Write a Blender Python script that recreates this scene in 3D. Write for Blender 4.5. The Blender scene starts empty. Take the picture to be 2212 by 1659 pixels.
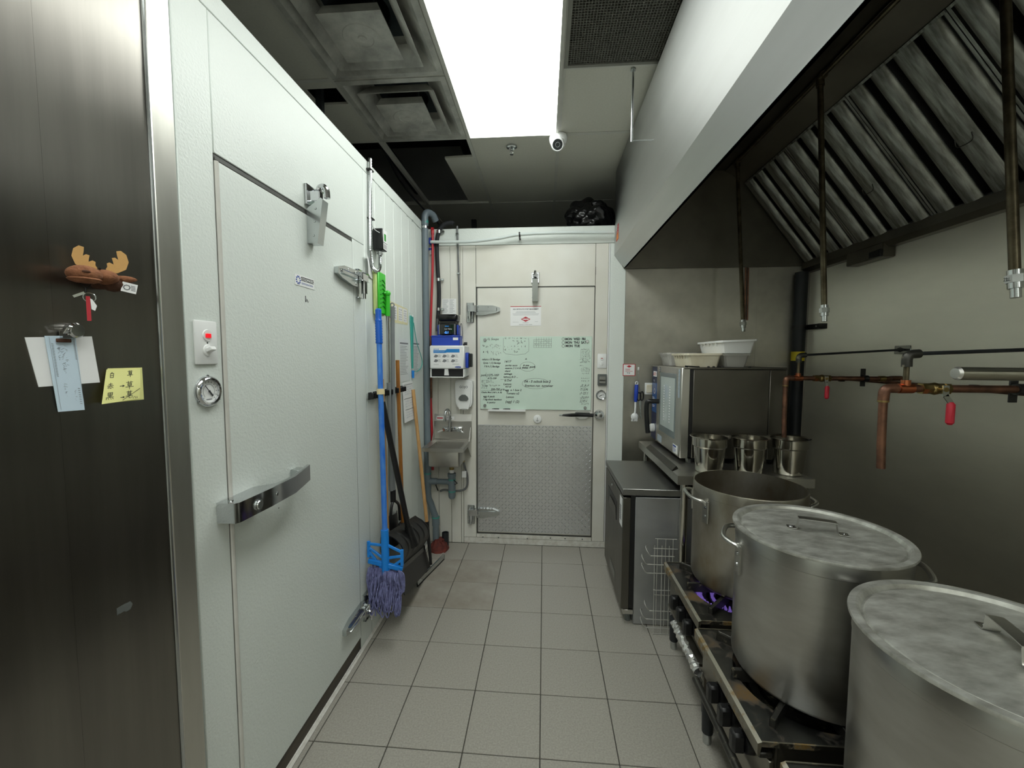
import bpy, bmesh, math, random
from mathutils import Vector, Matrix
random.seed(7)
PI = math.pi
scene = bpy.context.scene
COL = scene.collection

# ------------------------------------------------------------------ camera, world, exposure
cam_d = bpy.data.cameras.new('camera')
cam_d.sensor_width = 36.0
cam_d.lens = 14.484
cam_d.clip_start = 0.02
cam_d.clip_end = 60
cam_o = bpy.data.objects.new('camera', cam_d)
COL.objects.link(cam_o)
yaw, pitch, roll = 0.0772, 0.0666, 0.0028
cy, sy, cp, sp = math.cos(yaw), math.sin(yaw), math.cos(pitch), math.sin(pitch)
fw = Vector((-sy * cp, cy * cp, -sp))
rt = Vector((cy, sy, 0))
up = rt.cross(fw)
r2 = rt * math.cos(roll) + up * math.sin(roll)
u2 = up * math.cos(roll) - rt * math.sin(roll)
m3 = Matrix((r2, u2, -fw)).transposed()
cam_o.matrix_world = Matrix.Translation((0.0059, -1.5044, 1.5579)) @ m3.to_4x4()
scene.camera = cam_o

world = bpy.data.worlds.new('world')
scene.world = world
world.use_nodes = True
world.node_tree.nodes['Background'].inputs[0].default_value = (0.9, 0.95, 1.0, 1)
world.node_tree.nodes['Background'].inputs[1].default_value = 0.02

scene.view_settings.view_transform = 'Standard'
scene.view_settings.look = 'None'
scene.view_settings.gamma = 1.0
scene.view_settings.use_curve_mapping = False
scene.view_settings.exposure = 0.0
LENS_STRENGTH = 10.0

# ------------------------------------------------------------------ materials
def lin(c):
    return tuple(((v / 255.0) / 12.92 if v / 255.0 <= 0.04045 else ((v / 255.0 + 0.055) / 1.055) ** 2.4) for v in c)

def new_mat(name):
    m = bpy.data.materials.new(name)
    m.use_nodes = True
    nt = m.node_tree
    return m, nt, nt.nodes['Principled BSDF']

def mat(name, rgb, rough=0.5, metal=0.0, noise=0.0, nscale=8.0, bump=0.0, bscale=60.0, stretch=(1, 1, 1),
        rgb2=None, detail=3.0, rvar=0.0, spec=None, emit=None, es=0.0, trans=0.0, alpha=1.0, coat=0.0, ior=None):
    """procedural material; rgb in sRGB 0-255"""
    m, nt, b = new_mat(name)
    L = nt.links
    c1 = lin(rgb)
    b.inputs['Base Color'].default_value = (*c1, 1)
    b.inputs['Roughness'].default_value = rough
    b.inputs['Metallic'].default_value = metal
    if spec is not None: b.inputs['Specular IOR Level'].default_value = spec
    if trans: b.inputs['Transmission Weight'].default_value = trans
    if ior: b.inputs['IOR'].default_value = ior
    if alpha < 1: b.inputs['Alpha'].default_value = alpha
    if coat: b.inputs['Coat Weight'].default_value = coat
    if emit:
        b.inputs['Emission Color'].default_value = (*lin(emit), 1)
        b.inputs['Emission Strength'].default_value = es
    tc = nt.nodes.new('ShaderNodeTexCoord')
    mp = nt.nodes.new('ShaderNodeMapping')
    mp.inputs['Scale'].default_value = stretch
    L.new(tc.outputs['Object'], mp.inputs['Vector'])
    if noise or rgb2 or rvar:
        n = nt.nodes.new('ShaderNodeTexNoise')
        n.inputs['Scale'].default_value = nscale
        n.inputs['Detail'].default_value = detail
        n.inputs['Roughness'].default_value = 0.6
        L.new(mp.outputs['Vector'], n.inputs['Vector'])
        c2 = lin(rgb2) if rgb2 else tuple(v * (1 - noise) for v in c1)
        if noise or rgb2:
            cr = nt.nodes.new('ShaderNodeValToRGB')
            cr.color_ramp.elements[0].position = 0.35
            cr.color_ramp.elements[1].position = 0.68
            cr.color_ramp.elements[0].color = (*c2, 1)
            cr.color_ramp.elements[1].color = (*c1, 1)
            L.new(n.outputs['Fac'], cr.inputs['Fac'])
            L.new(cr.outputs['Color'], b.inputs['Base Color'])
        if rvar:
            mr = nt.nodes.new('ShaderNodeMapRange')
            mr.inputs['To Min'].default_value = max(0.02, rough - rvar)
            mr.inputs['To Max'].default_value = rough + rvar
            L.new(n.outputs['Fac'], mr.inputs['Value'])
            L.new(mr.outputs['Result'], b.inputs['Roughness'])
    if bump:
        n2 = nt.nodes.new('ShaderNodeTexNoise')
        n2.inputs['Scale'].default_value = bscale
        n2.inputs['Detail'].default_value = 2.0
        L.new(mp.outputs['Vector'], n2.inputs['Vector'])
        bp = nt.nodes.new('ShaderNodeBump')
        bp.inputs['Strength'].default_value = bump
        bp.inputs['Distance'].default_value = 0.004
        L.new(n2.outputs['Fac'], bp.inputs['Height'])
        L.new(bp.outputs['Normal'], b.inputs['Normal'])
    return m

def steel(name, rgb=(190, 188, 182), rough=0.28, nscale=6.0, stretch=(1, 1, 1), rvar=0.08, noise=0.10, wave=0.0, wscale=2.0, aniso=0.0, tan=None):
    m = mat(name, rgb, rough, 1.0, noise=noise, nscale=nscale, stretch=stretch, rvar=rvar, detail=5)
    nt = m.node_tree
    b = nt.nodes['Principled BSDF']
    if aniso:
        b.inputs['Anisotropic'].default_value = aniso
        cx = nt.nodes.new('ShaderNodeCombineXYZ')
        for i in range(3): cx.inputs[i].default_value = tan[i]
        nt.links.new(cx.outputs[0], b.inputs['Tangent'])
    if wave:
        tc = nt.nodes.new('ShaderNodeTexCoord')
        n2 = nt.nodes.new('ShaderNodeTexNoise')
        n2.inputs['Scale'].default_value = wscale
        n2.inputs['Detail'].default_value = 1.0
        nt.links.new(tc.outputs['Object'], n2.inputs['Vector'])
        bp = nt.nodes.new('ShaderNodeBump')
        bp.inputs['Strength'].default_value = wave
        bp.inputs['Distance'].default_value = 0.05
        nt.links.new(n2.outputs['Fac'], bp.inputs['Height'])
        nt.links.new(bp.outputs['Normal'], b.inputs['Normal'])
    return m

def grimy(name, rgb, rough, metal, dirt, lo=0.5, hi=0.62, nscale=9.0, drough=0.7):
    """a base finish with grease stains of their own colour"""
    m, nt, b = new_mat(name)
    L = nt.links
    tc = nt.nodes.new('ShaderNodeTexCoord')
    n = nt.nodes.new('ShaderNodeTexNoise')
    n.inputs['Scale'].default_value = nscale
    n.inputs['Detail'].default_value = 8
    n.inputs['Roughness'].default_value = 0.7
    L.new(tc.outputs['Object'], n.inputs['Vector'])
    mr = nt.nodes.new('ShaderNodeMapRange')
    mr.inputs['From Min'].default_value = lo
    mr.inputs['From Max'].default_value = hi
    L.new(n.outputs['Fac'], mr.inputs['Value'])
    def mix(kind, a, c, sock):
        mx = nt.nodes.new('ShaderNodeMix')
        mx.data_type = kind
        i0, i1, o = (6, 7, 2) if kind == 'RGBA' else (2, 3, 0)
        mx.inputs[i0].default_value = a
        mx.inputs[i1].default_value = c
        L.new(mr.outputs['Result'], mx.inputs[0])
        L.new(mx.outputs[o], b.inputs[sock])
    mix('RGBA', (*lin(rgb), 1), (*lin(dirt), 1), 'Base Color')
    mix('FLOAT', rough, drough, 'Roughness')
    mix('FLOAT', metal, 0.0, 'Metallic')
    return m

M = {}
M['panel_white'] = mat('embossed_white_panel', (222, 228, 223), 0.42, noise=0.04, nscale=1.3, bump=0.35, bscale=130)
M['panel_back'] = mat('aged_white_panel', (226, 225, 218), 0.45, rgb2=(212, 209, 198), nscale=1.7, bump=0.12, bscale=130)
M['panel_scuff'] = mat('scuffed_white_sill', (220, 219, 213), 0.5, rgb2=(196, 192, 183), nscale=30, detail=8, bump=0.1)
M['door_white'] = mat('embossed_white_door', (220, 226, 221), 0.40, noise=0.03, nscale=1.1, bump=0.38, bscale=120)
M['gasket'] = mat('white_gasket', (205, 203, 196), 0.5, noise=0.1, nscale=9)
M['gasket_dark'] = mat('dark_gasket', (78, 78, 74), 0.5, noise=0.2, nscale=14)
M['seam'] = mat('grey_seam_filler', (140, 143, 138), 0.8, noise=0.2, nscale=20)  # plain grey of the wall cores, showing in the panel joints
M['tile'] = mat('grey_floor_tile', (166, 162, 153), 0.42, rgb2=(146, 142, 133), nscale=140, detail=4, bump=0.06, bscale=180)
M['tile_stain'] = mat('stained_floor_tile', (164, 160, 151), 0.42, rgb2=(138, 130, 119), nscale=4, detail=6, bump=0.06, bscale=180)
M['grout'] = mat('dark_grout', (74, 72, 66), 0.8, noise=0.2, nscale=30)
M['ceil'] = mat('ceiling_board', (196, 195, 184), 0.75, noise=0.06, nscale=90, bump=0.1, bscale=200)
M['tbar'] = mat('ceiling_grid_metal', (192, 192, 184), 0.5, noise=0.12, nscale=6)
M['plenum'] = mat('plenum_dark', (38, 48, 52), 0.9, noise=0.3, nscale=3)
M['wall_plain'] = mat('painted_wall', (228, 228, 222), 0.6, noise=0.05, nscale=2)
M['diff_white'] = mat('diffuser_paint', (188, 188, 180), 0.45, rgb2=(140, 140, 134), nscale=7, detail=5)
M['lens'] = mat('lit_lens', (250, 255, 252), 0.5, emit=(250, 255, 250), es=LENS_STRENGTH)
M['chrome'] = mat('chrome', (206, 208, 210), 0.10, 1.0, noise=0.04, nscale=8, rvar=0.04)
M['zinc'] = mat('polished_zinc', (196, 200, 200), 0.20, 1.0, noise=0.08, nscale=14, rvar=0.08)
M['steel_panel'] = steel('steel_side_sheet', (140, 136, 130), 0.29, 3.0, (6, 6, 0.4), 0.03, 0.16, wave=0.05, wscale=1.6, aniso=0.9, tan=(0, 1, 0))
M['steel_trim'] = steel('steel_corner_trim', (206, 204, 196), 0.34, 4.0, (5, 5, 0.5))
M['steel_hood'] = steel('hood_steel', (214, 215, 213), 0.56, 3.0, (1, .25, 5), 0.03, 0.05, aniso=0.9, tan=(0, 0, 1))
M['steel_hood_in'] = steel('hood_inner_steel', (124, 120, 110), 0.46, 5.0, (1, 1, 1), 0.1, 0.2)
M['steel_wall'] = steel('wall_sheet_steel', (204, 200, 188), 0.46, 1.3, (1, 3, 1), 0.10, 0.45, wave=0.2, wscale=1.4, aniso=0.7, tan=(1, 0, 0))  # patchy reflections put into the colour as darker blotches, besides smudges
M['steel_wall2'] = steel('right_wall_sheet_steel', (232, 229, 216), 0.58, 1.4, (1, 1, 3), 0.04, 0.10, wave=0.14, wscale=1.1, aniso=0.93, tan=(0, 1, 0))
M['steel'] = steel('brushed_steel', (200, 198, 192), 0.36, 5.0, (1, 8, 1))
M['steel_dark'] = steel('dull_dark_steel', (112, 109, 102), 0.38, 5.0, (1, 6, 1))
M['steel_side'] = steel('fridge_side_steel', (196, 198, 200), 0.48, 4.0, (1, 1, 4))
M['steel_bright'] = steel('bright_pan_steel', (208, 205, 196), 0.14, 4.0, (1, 1, 1), 0.05, 0.06)
M['baffle'] = mat('filter_baffle_steel', (184, 186, 180), 0.42, 0.95, rgb2=(112, 112, 104), nscale=60, stretch=(.12, 1, .12), detail=7, rvar=0.08)
M['alum'] = mat('pot_aluminium', (194, 194, 190), 0.33, 1.0, rgb2=(176, 175, 170), nscale=4.0, stretch=(1, 1, 3), detail=8, rvar=0.06)
M['alum_burnt'] = mat('pot_base_burnt_aluminium', (194, 193, 188), 0.34, 1.0, rgb2=(158, 149, 130), nscale=5.0, stretch=(1, 1, .6), detail=7, rvar=0.06)
M['alum_lid'] = mat('lid_aluminium', (216, 217, 210), 0.42, 0.62, rgb2=(158, 157, 149), nscale=11.0, stretch=(1, 2.2, 1), detail=10, rvar=0.08)
M['alum_in'] = mat('pot_inside', (150, 148, 146), 0.5, 0.8, rgb2=(126, 116, 108), nscale=4.0, detail=5)
M['broth'] = mat('dark_broth', (92, 78, 62), 0.15, noise=0.2, nscale=4)
M['range_top'] = grimy('greasy_range_top', (92, 92, 90), 0.34, 1.0, (96, 74, 40), 0.50, 0.66, 7.0)
M['range_lip'] = grimy('greasy_range_lip', (150, 146, 134), 0.35, 1.0, (120, 96, 50), 0.52, 0.62, 16.0)
M['range_body'] = grimy('range_front_steel', (150, 146, 136), 0.36, 1.0, (70, 62, 48), 0.6, 0.75, 6.0)
M['iron'] = grimy('cast_iron', (74, 73, 69), 0.42, 0.8, (150, 142, 118), 0.58, 0.70, 30.0)
M['black'] = mat('black_plastic', (22, 22, 23), 0.42, noise=0.2, nscale=12)
M['black_gloss'] = mat('black_shiny_plastic', (16, 16, 18), 0.18, noise=0.2, nscale=8)
M['black_rubber'] = mat('black_rubber', (34, 36, 40), 0.7, noise=0.2, nscale=12)
M['black_sweep'] = mat('worn_black_sweep', (24, 23, 21), 0.5, rgb2=(74, 64, 52), nscale=9, stretch=(1, .3, 3), detail=8)
M['pipe_black'] = mat('black_iron_pipe', (34, 38, 42), 0.5, 0.0, noise=0.3, nscale=10)
M['copper'] = mat('tarnished_copper', (148, 106, 84), 0.45, 0.85, rgb2=(96, 70, 58), nscale=14, detail=5)
M['copper_clean'] = mat('fresh_copper', (200, 120, 84), 0.30, 1.0, rgb2=(160, 96, 70), nscale=12)
M['brass'] = mat('brass', (168, 146, 96), 0.34, 1.0, noise=0.2, nscale=20)
M['nozzle_pipe'] = mat('greasy_nozzle_pipe', (116, 108, 88), 0.40, 0.9, rgb2=(78, 70, 54), nscale=16, detail=5)
M['pvc'] = mat('grey_pvc', (112, 124, 132), 0.40, noise=0.06, nscale=6)
M['teal_primer'] = mat('teal_cement', (70, 160, 148), 0.5, noise=0.2, nscale=40)
M['red_pipe'] = mat('red_tube', (196, 38, 50), 0.35, noise=0.08, nscale=9)
M['red_vinyl'] = mat('red_vinyl_grip', (188, 26, 48), 0.5, noise=0.1, nscale=40)
M['rust_foam'] = mat('rust_red_sealant', (120, 52, 42), 0.8, rgb2=(84, 36, 30), nscale=30, bump=0.8, bscale=40)
M['clear_hose'] = mat('milky_hose', (214, 222, 220), 0.25, noise=0.05, nscale=5)
M['grey_hose'] = mat('grey_flex_conduit', (110, 112, 112), 0.45, noise=0.15, nscale=30)
M['white_pl'] = mat('white_plastic', (236, 237, 236), 0.32, noise=0.02, nscale=4)
M['cream_pl'] = mat('cream_plastic', (232, 226, 206), 0.45, rgb2=(214, 204, 178), nscale=7)
M['clear_pl'] = mat('clear_plastic', (214, 212, 206), 0.15, alpha=0.38, noise=0.02)
M['blue'] = mat('bright_blue_plastic', (20, 96, 200), 0.38, noise=0.08, nscale=10)
M['blue_pole'] = mat('scuffed_blue_pole', (14, 98, 206), 0.40, rgb2=(80, 140, 214), nscale=30, stretch=(1, 1, .3), detail=7)
M['blue_clamp'] = mat('sky_blue_plastic', (22, 132, 224), 0.35, noise=0.06, nscale=9)
M['navy'] = mat('navy_plastic', (36, 70, 180), 0.4, noise=0.06, nscale=9)
M['panel_navy'] = mat('control_panel_navy', (30, 40, 84), 0.25, noise=0.08, nscale=9)
M['panel_blue'] = mat('control_panel_blue', (34, 84, 150), 0.25, noise=0.08, nscale=9)
M['yarn'] = mat('periwinkle_mop_yarn', (128, 132, 178), 0.85, rgb2=(92, 92, 132), nscale=60, bump=0.5, bscale=200)
M['wood'] = mat('raw_broom_wood', (206, 164, 108), 0.5, rgb2=(176, 132, 82), nscale=20, stretch=(4, 4, .4), detail=5)
M['wood_dk'] = mat('varnished_wood', (178, 120, 54), 0.35, rgb2=(140, 88, 36), nscale=20, stretch=(4, 4, .4), detail=5)
M['grey_pole'] = mat('grey_painted_pole', (128, 132, 134), 0.4, noise=0.06, nscale=10)
M['alu_pole'] = mat('aluminium_pole', (206, 208, 208), 0.25, 1.0, noise=0.06, nscale=10)
M['green'] = mat('lime_green_plastic', (64, 196, 52), 0.42, noise=0.05, nscale=10)
M['green_pad'] = mat('pale_green_pad', (196, 214, 140), 0.8, noise=0.1, nscale=40)
M['green_dk'] = mat('deep_green_plastic', (40, 150, 40), 0.42, noise=0.08, nscale=20)
M['teal'] = mat('teal_plastic', (66, 172, 160), 0.4, noise=0.08, nscale=14)
M['cream_rub'] = mat('cream_rubber', (230, 214, 170), 0.6, noise=0.06, nscale=20)
M['paper'] = mat('white_paper', (238, 238, 238), 0.7, noise=0.02, nscale=6)
M['paper_grey'] = mat('plastic_sleeve', (224, 227, 226), 0.35, noise=0.03, nscale=5)
M['paper_blue'] = mat('pale_blue_paper', (204, 222, 236), 0.7, noise=0.03, nscale=9)
M['paper_yel'] = mat('yellow_note', (238, 236, 158), 0.7, noise=0.04, nscale=9)
M['paper_ylw2'] = mat('yellowed_tape', (226, 220, 178), 0.6, noise=0.06, nscale=9)
M['ink'] = mat('black_ink', (44, 46, 48), 0.6, noise=0.1, nscale=40)
M['ink_soft'] = mat('grey_print', (128, 130, 134), 0.7, noise=0.1, nscale=40)
M['ink_pale'] = mat('pale_print', (168, 180, 190), 0.7, noise=0.1, nscale=40)
M['ink_blue'] = mat('blue_print', (30, 70, 160), 0.6, noise=0.05, nscale=9)
M['ink_cyan'] = mat('cyan_print', (30, 130, 205), 0.5, noise=0.04, nscale=9)
M['ink_red'] = mat('red_print', (190, 44, 56), 0.6, noise=0.05, nscale=9)
M['ink_orange'] = mat('orange_print', (236, 150, 60), 0.6, noise=0.05, nscale=9)
M['board'] = mat('frosted_green_glass', (214, 232, 220), 0.16, rgb2=(206, 226, 213), nscale=3.0, coat=0.4)
M['diamond'] = steel('diamond_plate_metal', (222, 223, 225), 0.34, 5.0, (1, 1, 1), 0.05, 0.06)
M['brown_fur'] = mat('brown_plush', (150, 100, 70), 0.95, rgb2=(120, 76, 50), nscale=60, bump=0.6, bscale=160)
M['brown_dk'] = mat('dark_brown_plush', (84, 54, 38), 0.95, noise=0.2, nscale=60, bump=0.6, bscale=160)
M['tan_felt'] = mat('tan_felt', (204, 160, 100), 0.9, noise=0.06, nscale=60)
M['red_lit'] = mat('lit_red_pilot', (200, 16, 30), 0.3, emit=(255, 20, 40), es=0.6)
M['led_blue'] = mat('lit_blue_digits', (60, 120, 255), 0.3, emit=(70, 140, 255), es=3.0)
M['foil'] = mat('crumpled_foil', (228, 228, 225), 0.26, 0.75, noise=0.1, nscale=30)
M['bag'] = mat('black_bin_bag', (12, 12, 14), 0.22, noise=0.3, nscale=6, bump=0.6, bscale=14)
M['grille'] = mat('grille_grey_metal', (120, 120, 112), 0.5, noise=0.15, nscale=9)
M['glass_dark'] = mat('dark_glass', (30, 34, 36), 0.06, noise=0.05, nscale=3, spec=0.8)
M['glass_pane'] = mat('oven_window_glass', (196, 206, 204), 0.08, 0.0, noise=0.06, nscale=3, spec=0.8)
M['grey_frame'] = mat('grey_glass_frame', (112, 122, 124), 0.2, noise=0.06, nscale=5)
M['yellow'] = mat('yellow_band', (236, 214, 40), 0.5, noise=0.05, nscale=9)
M['mount_grey'] = mat('grey_cast_box', (98, 102, 100), 0.42, noise=0.08, nscale=9)
M['flame'] = mat('violet_gas_flame', (90, 70, 140), 0.5, emit=(126, 100, 190), es=0.45)
M['handle_blk'] = mat('black_handle', (20, 21, 23), 0.32, noise=0.1, nscale=10)
M['wire'] = mat('chrome_wire', (214, 213, 208), 0.3, 0.6, noise=0.05, nscale=10)
M['fridge_top'] = steel('fridge_top_steel', (150, 150, 147), 0.40, 5.0, (1, 5, 1))

# ------------------------------------------------------------------ mesh builder
def frame(d):
    d = Vector(d).normalized()
    a = Vector((0, 0, 1)) if abs(d.z) < 0.9 else Vector((1, 0, 0))
    u = d.cross(a).normalized()
    return u, d.cross(u).normalized()

def cr(pts, n=6):
    """Catmull-Rom through pts"""
    P = [Vector(p) for p in pts]
    P = [P[0] * 2 - P[1]] + P + [P[-1] * 2 - P[-2]]
    out = []
    for i in range(1, len(P) - 2):
        for k in range(n):
            t = k / n
            out.append(0.5 * ((2 * P[i]) + (P[i + 1] - P[i - 1]) * t + (2 * P[i - 1] - 5 * P[i] + 4 * P[i + 1] - P[i + 2]) * t * t
                              + (3 * P[i] - P[i - 1] - 3 * P[i + 1] + P[i + 2]) * t ** 3))
    out.append(P[-2])
    return out

class MB:
    def __init__(s):
        s.bm = bmesh.new()

    def box(s, lo, hi, bev=0.0, seg=1):
        lo, hi = Vector(lo), Vector(hi)
        r = bmesh.ops.create_cube(s.bm, size=1.0)
        vs = r['verts']
        for v in vs:
            v.co = Vector(((lo.x + hi.x) / 2 + v.co.x * (hi.x - lo.x), (lo.y + hi.y) / 2 + v.co.y * (hi.y - lo.y), (lo.z + hi.z) / 2 + v.co.z * (hi.z - lo.z)))
        if bev:
            es = list({e for v in vs for e in v.link_edges})
            bmesh.ops.bevel(s.bm, geom=es, offset=bev, segments=seg, affect='EDGES', profile=0.5)
        return s

    def obox(s, c, ax, ay, az, hx, hy, hz, bev=0.0):
        """oriented box: centre, unit axes, half sizes"""
        c, ax, ay, az = Vector(c), Vector(ax), Vector(ay), Vector(az)
        r = bmesh.ops.create_cube(s.bm, size=2.0)
        for v in r['verts']:
            v.co = c + ax * (v.co.x * hx) + ay * (v.co.y * hy) + az * (v.co.z * hz)
        if bev:
            bmesh.ops.bevel(s.bm, geom=list({e for v in r['verts'] for e in v.link_edges}), offset=bev, segments=1, affect='EDGES')
        return s

    def bar(s, a, b, w, h, upv=(0, 0, 1), bev=0.0):
        a, b = Vector(a), Vector(b)
        d = (b - a)
        ln = d.length
        d.normalize()
        u = Vector(upv) - d * d.dot(Vector(upv))
        u.normalize()
        return s.obox((a + b) / 2, d, u.cross(d), u, ln / 2, w / 2, h / 2, bev)

    def ring(s, c, u, w, r, n):
        return [s.bm.verts.new(Vector(c) + u * (math.cos(2 * PI * k / n) * r) + w * (math.sin(2 * PI * k / n) * r)) for k in range(n)]

    def bridge(s, a, b):
        n = len(a)
        for k in range(n):
            s.bm.faces.new((a[k], a[(k + 1) % n], b[(k + 1) % n], b[k]))

    def cyl(s, a, b, r0, r1=None, n=16, cap=True):
        a, b = Vector(a), Vector(b)
        r1 = r0 if r1 is None else r1
        u, w = frame(b - a)
        A, B = s.ring(a, u, w, r0, n), s.ring(b, u, w, r1, n)
        s.bridge(A, B)
        if cap:
            s.bm.faces.new(list(reversed(A)))
            s.bm.faces.new(B)
        return s

    def tube(s, pts, r, n=8, closed=False, rr=None):
        P = [Vector(p) for p in pts]
        m = len(P)
        prev = None
        rings = []
        for i in range(m):
            if closed:
                d = P[(i + 1) % m] - P[i - 1]
            else:
                d = (P[min(i + 1, m - 1)] - P[max(i - 1, 0)])
            d.normalize()
            if prev is None:
                u, w = frame(d)
            else:
                u = prev - d * prev.dot(d)
                u.normalize()
                w = d.cross(u)
            prev = u
            rings.append(s.ring(P[i], u, w, rr[i] if rr else r, n))
        for i in range(m - 1):
            s.bridge(rings[i], rings[i + 1])
        if closed:
            s.bridge(rings[-1], rings[0])
        else:
            s.bm.faces.new(list(reversed(rings[0])))
            s.bm.faces.new(rings[-1])
        return s

    def lathe(s, prof, c=(0, 0, 0), axis=(0, 0, 1), n=40, close=False):
        """profile of (radius, height) along the axis from c"""
        c, ax = Vector(c), Vector(axis).normalized()
        u, w = frame(ax)
        rings = []
        for r, h in prof:
            if r < 1e-6:
                rings.append([s.bm.verts.new(c + ax * h)])
            else:
                rings.append(s.ring(c + ax * h, u, w, r, n))
        pairs = list(zip(rings, rings[1:]))
        if close: pairs.append((rings[-1], rings[0]))
        for A, B in pairs:
            if len(A) == 1 and len(B) == 1: continue
            if len(A) == 1:
                for k in range(n): s.bm.faces.new((A[0], B[(k + 1) % n], B[k]))
            elif len(B) == 1:
                for k in range(n): s.bm.faces.new((A[k], A[(k + 1) % n], B[0]))
            else:
                s.bridge(A, B)
        return s

    def prism(s, poly, vec):
        vec = Vector(vec)
        A = [s.bm.verts.new(Vector(p)) for p in poly]
        B = [s.bm.verts.new(Vector(p) + vec) for p in poly]
        s.bm.faces.new(list(reversed(A)))
        s.bm.faces.new(B)
        s.bridge(A, B)
        return s

    def quad(s, a, b, c, d):
        s.bm.faces.new([s.bm.verts.new(Vector(p)) for p in (a, b, c, d)])
        return s

    def ball(s, c, rx, ry=None, rz=None, sub=2, ax=None):
        ry = rx if ry is None else ry
        rz = rx if rz is None else rz
        r = bmesh.ops.create_icosphere(s.bm, subdivisions=sub, radius=1.0)
        for v in r['verts']:
            p = Vector((v.co.x * rx, v.co.y * ry, v.co.z * rz))
            v.co = Vector(c) + (ax @ p if ax else p)
        return s

    def grid(s, f, nu, nv, thick=None):
        """surface f(u, v); thick: a vector to give it a back"""
        V = [[s.bm.verts.new(Vector(f(i / nu, j / nv))) for j in range(nv + 1)] for i in range(nu + 1)]
        for i in range(nu):
            for j in range(nv):
                s.bm.faces.new((V[i][j], V[i + 1][j], V[i + 1][j + 1], V[i][j + 1]))
        if thick is not None:
            t = Vector(thick)
            W = [[s.bm.verts.new(V[i][j].co + t) for j in range(nv + 1)] for i in range(nu + 1)]
            for i in range(nu):
                for j in range(nv):
                    s.bm.faces.new((W[i][j + 1], W[i + 1][j + 1], W[i + 1][j], W[i][j]))
            for i in range(nu):
                s.bm.faces.new((V[i + 1][0], V[i][0], W[i][0], W[i + 1][0]))
                s.bm.faces.new((V[i][nv], V[i + 1][nv], W[i + 1][nv], W[i][nv]))
            for j in range(nv):
                s.bm.faces.new((V[0][j], V[0][j + 1], W[0][j + 1], W[0][j]))
                s.bm.faces.new((V[nu][j + 1], V[nu][j], W[nu][j], W[nu][j + 1]))
        return s

    def stroke(s, pts, w, nrm):
        """flat ribbon (a pen or print stroke) lying on a surface of normal nrm"""
        nrm = Vector(nrm)
        for a, b in zip(pts, pts[1:]):
            a, b = Vector(a), Vector(b)
            d = b - a
            if d.length < 1e-6: continue
            d.normalize()
            t = nrm.cross(d) * (w / 2)
            e = d * (w * 0.4)
            s.bm.faces.new([s.bm.verts.new(p) for p in (a - e - t, b + e - t, b + e + t, a - e + t)])
        return s

def top_of(o):
    while o.parent is not None: o = o.parent
    return o

def build(name, mb, material, parent=None, org=None, sharp=0.62, recalc=True):
    bm = mb.bm
    if recalc: bmesh.ops.recalc_face_normals(bm, faces=bm.faces)
    o0 = Vector(org) if org is not None else (top_of(parent).location.copy() if parent is not None else Vector((0, 0, 0)))
    for v in bm.verts: v.co -= o0
    me = bpy.data.meshes.new(name)
    bm.to_mesh(me)
    bm.free()
    me.polygons.foreach_set('use_smooth', [True] * len(me.polygons))
    me.set_sharp_from_angle(angle=sharp)
    me.materials.append(material)
    o = bpy.data.objects.new(name, me)
    COL.objects.link(o)
    if parent is not None: o.parent = parent
    else: o.location = o0
    return o

def thing(name, label, cat, loc=(0, 0, 0), group=None):
    o = bpy.data.objects.new(name, None)
    o.empty_display_size = 0.05
    COL.objects.link(o)
    o.location = loc
    o['label'] = label
    o['category'] = cat
    if group: o['group'] = group
    return o

def part(name, mb, material, parent, label=None, kind=None, **k):
    o = build(name, mb, material, parent, **k)
    if label: o['label'] = label
    if kind: o['kind'] = kind
    return o

def solo(name, mb, material, label, cat, org=(0, 0, 0), group=None, **k):
    o = build(name, mb, material, None, org, **k)
    o['label'] = label
    o['category'] = cat
    if group: o['group'] = group
    return o

def struct(name, mb, material, parent=None, **k):
    o = build(name, mb, material, parent, **k)
    if parent is None: o['kind'] = 'structure'
    return o

def copy_tree(o, parent=None):
    c = o.copy()
    COL.objects.link(c)
    if parent is not None: c.parent = parent
    for ch in list(o.children): copy_tree(ch, c)
    return c

def text(name, body, at, right, upv, size, material, parent, align='LEFT', shear=0.0, bold=0.0, sx=1.0):
    cu = bpy.data.curves.new('lettering', 'FONT')
    cu.body = body
    cu.size = size
    cu.align_x = align
    cu.shear = shear
    cu.offset = bold
    cu.resolution_u = 2
    ob = bpy.data.objects.new('lettering', cu)
    me = bpy.data.meshes.new_from_object(ob)
    bpy.data.objects.remove(ob)
    bpy.data.curves.remove(cu)
    R, U = Vector(right), Vector(upv)
    o0 = top_of(parent).location.copy()
    for v in me.vertices:
        v.co = Vector(at) + R * (v.co.x * sx) + U * v.co.y - o0
    me.materials.clear()
    me.materials.append(material)
    o = bpy.data.objects.new(name, me)
    COL.objects.link(o)
    o.parent = parent
    return o

def scrawl(mb, at, right, upv, nrm, width, h, w, words=2, rnd=random):
    """an unreadable run of handwriting: small zigzag letter strokes, as flat pen ribbons"""
    R, U, A = Vector(right), Vector(upv), Vector(at)
    x = 0.0
    step = h * 0.55
    gaps = set(int((k + 1) * (width / step) / words) for k in range(words - 1))
    k = 0
    while x < width - step:
        if k in gaps:
            x += step * 0.9
        n = rnd.randint(2, 4)
        pts = [A + R * (x + rnd.random() * step) + U * (rnd.random() * h * (1.0 if rnd.random() > .25 else 1.3)) for _ in range(n)]
        mb.stroke(pts, w, nrm)
        x += step
        k += 1

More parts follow.
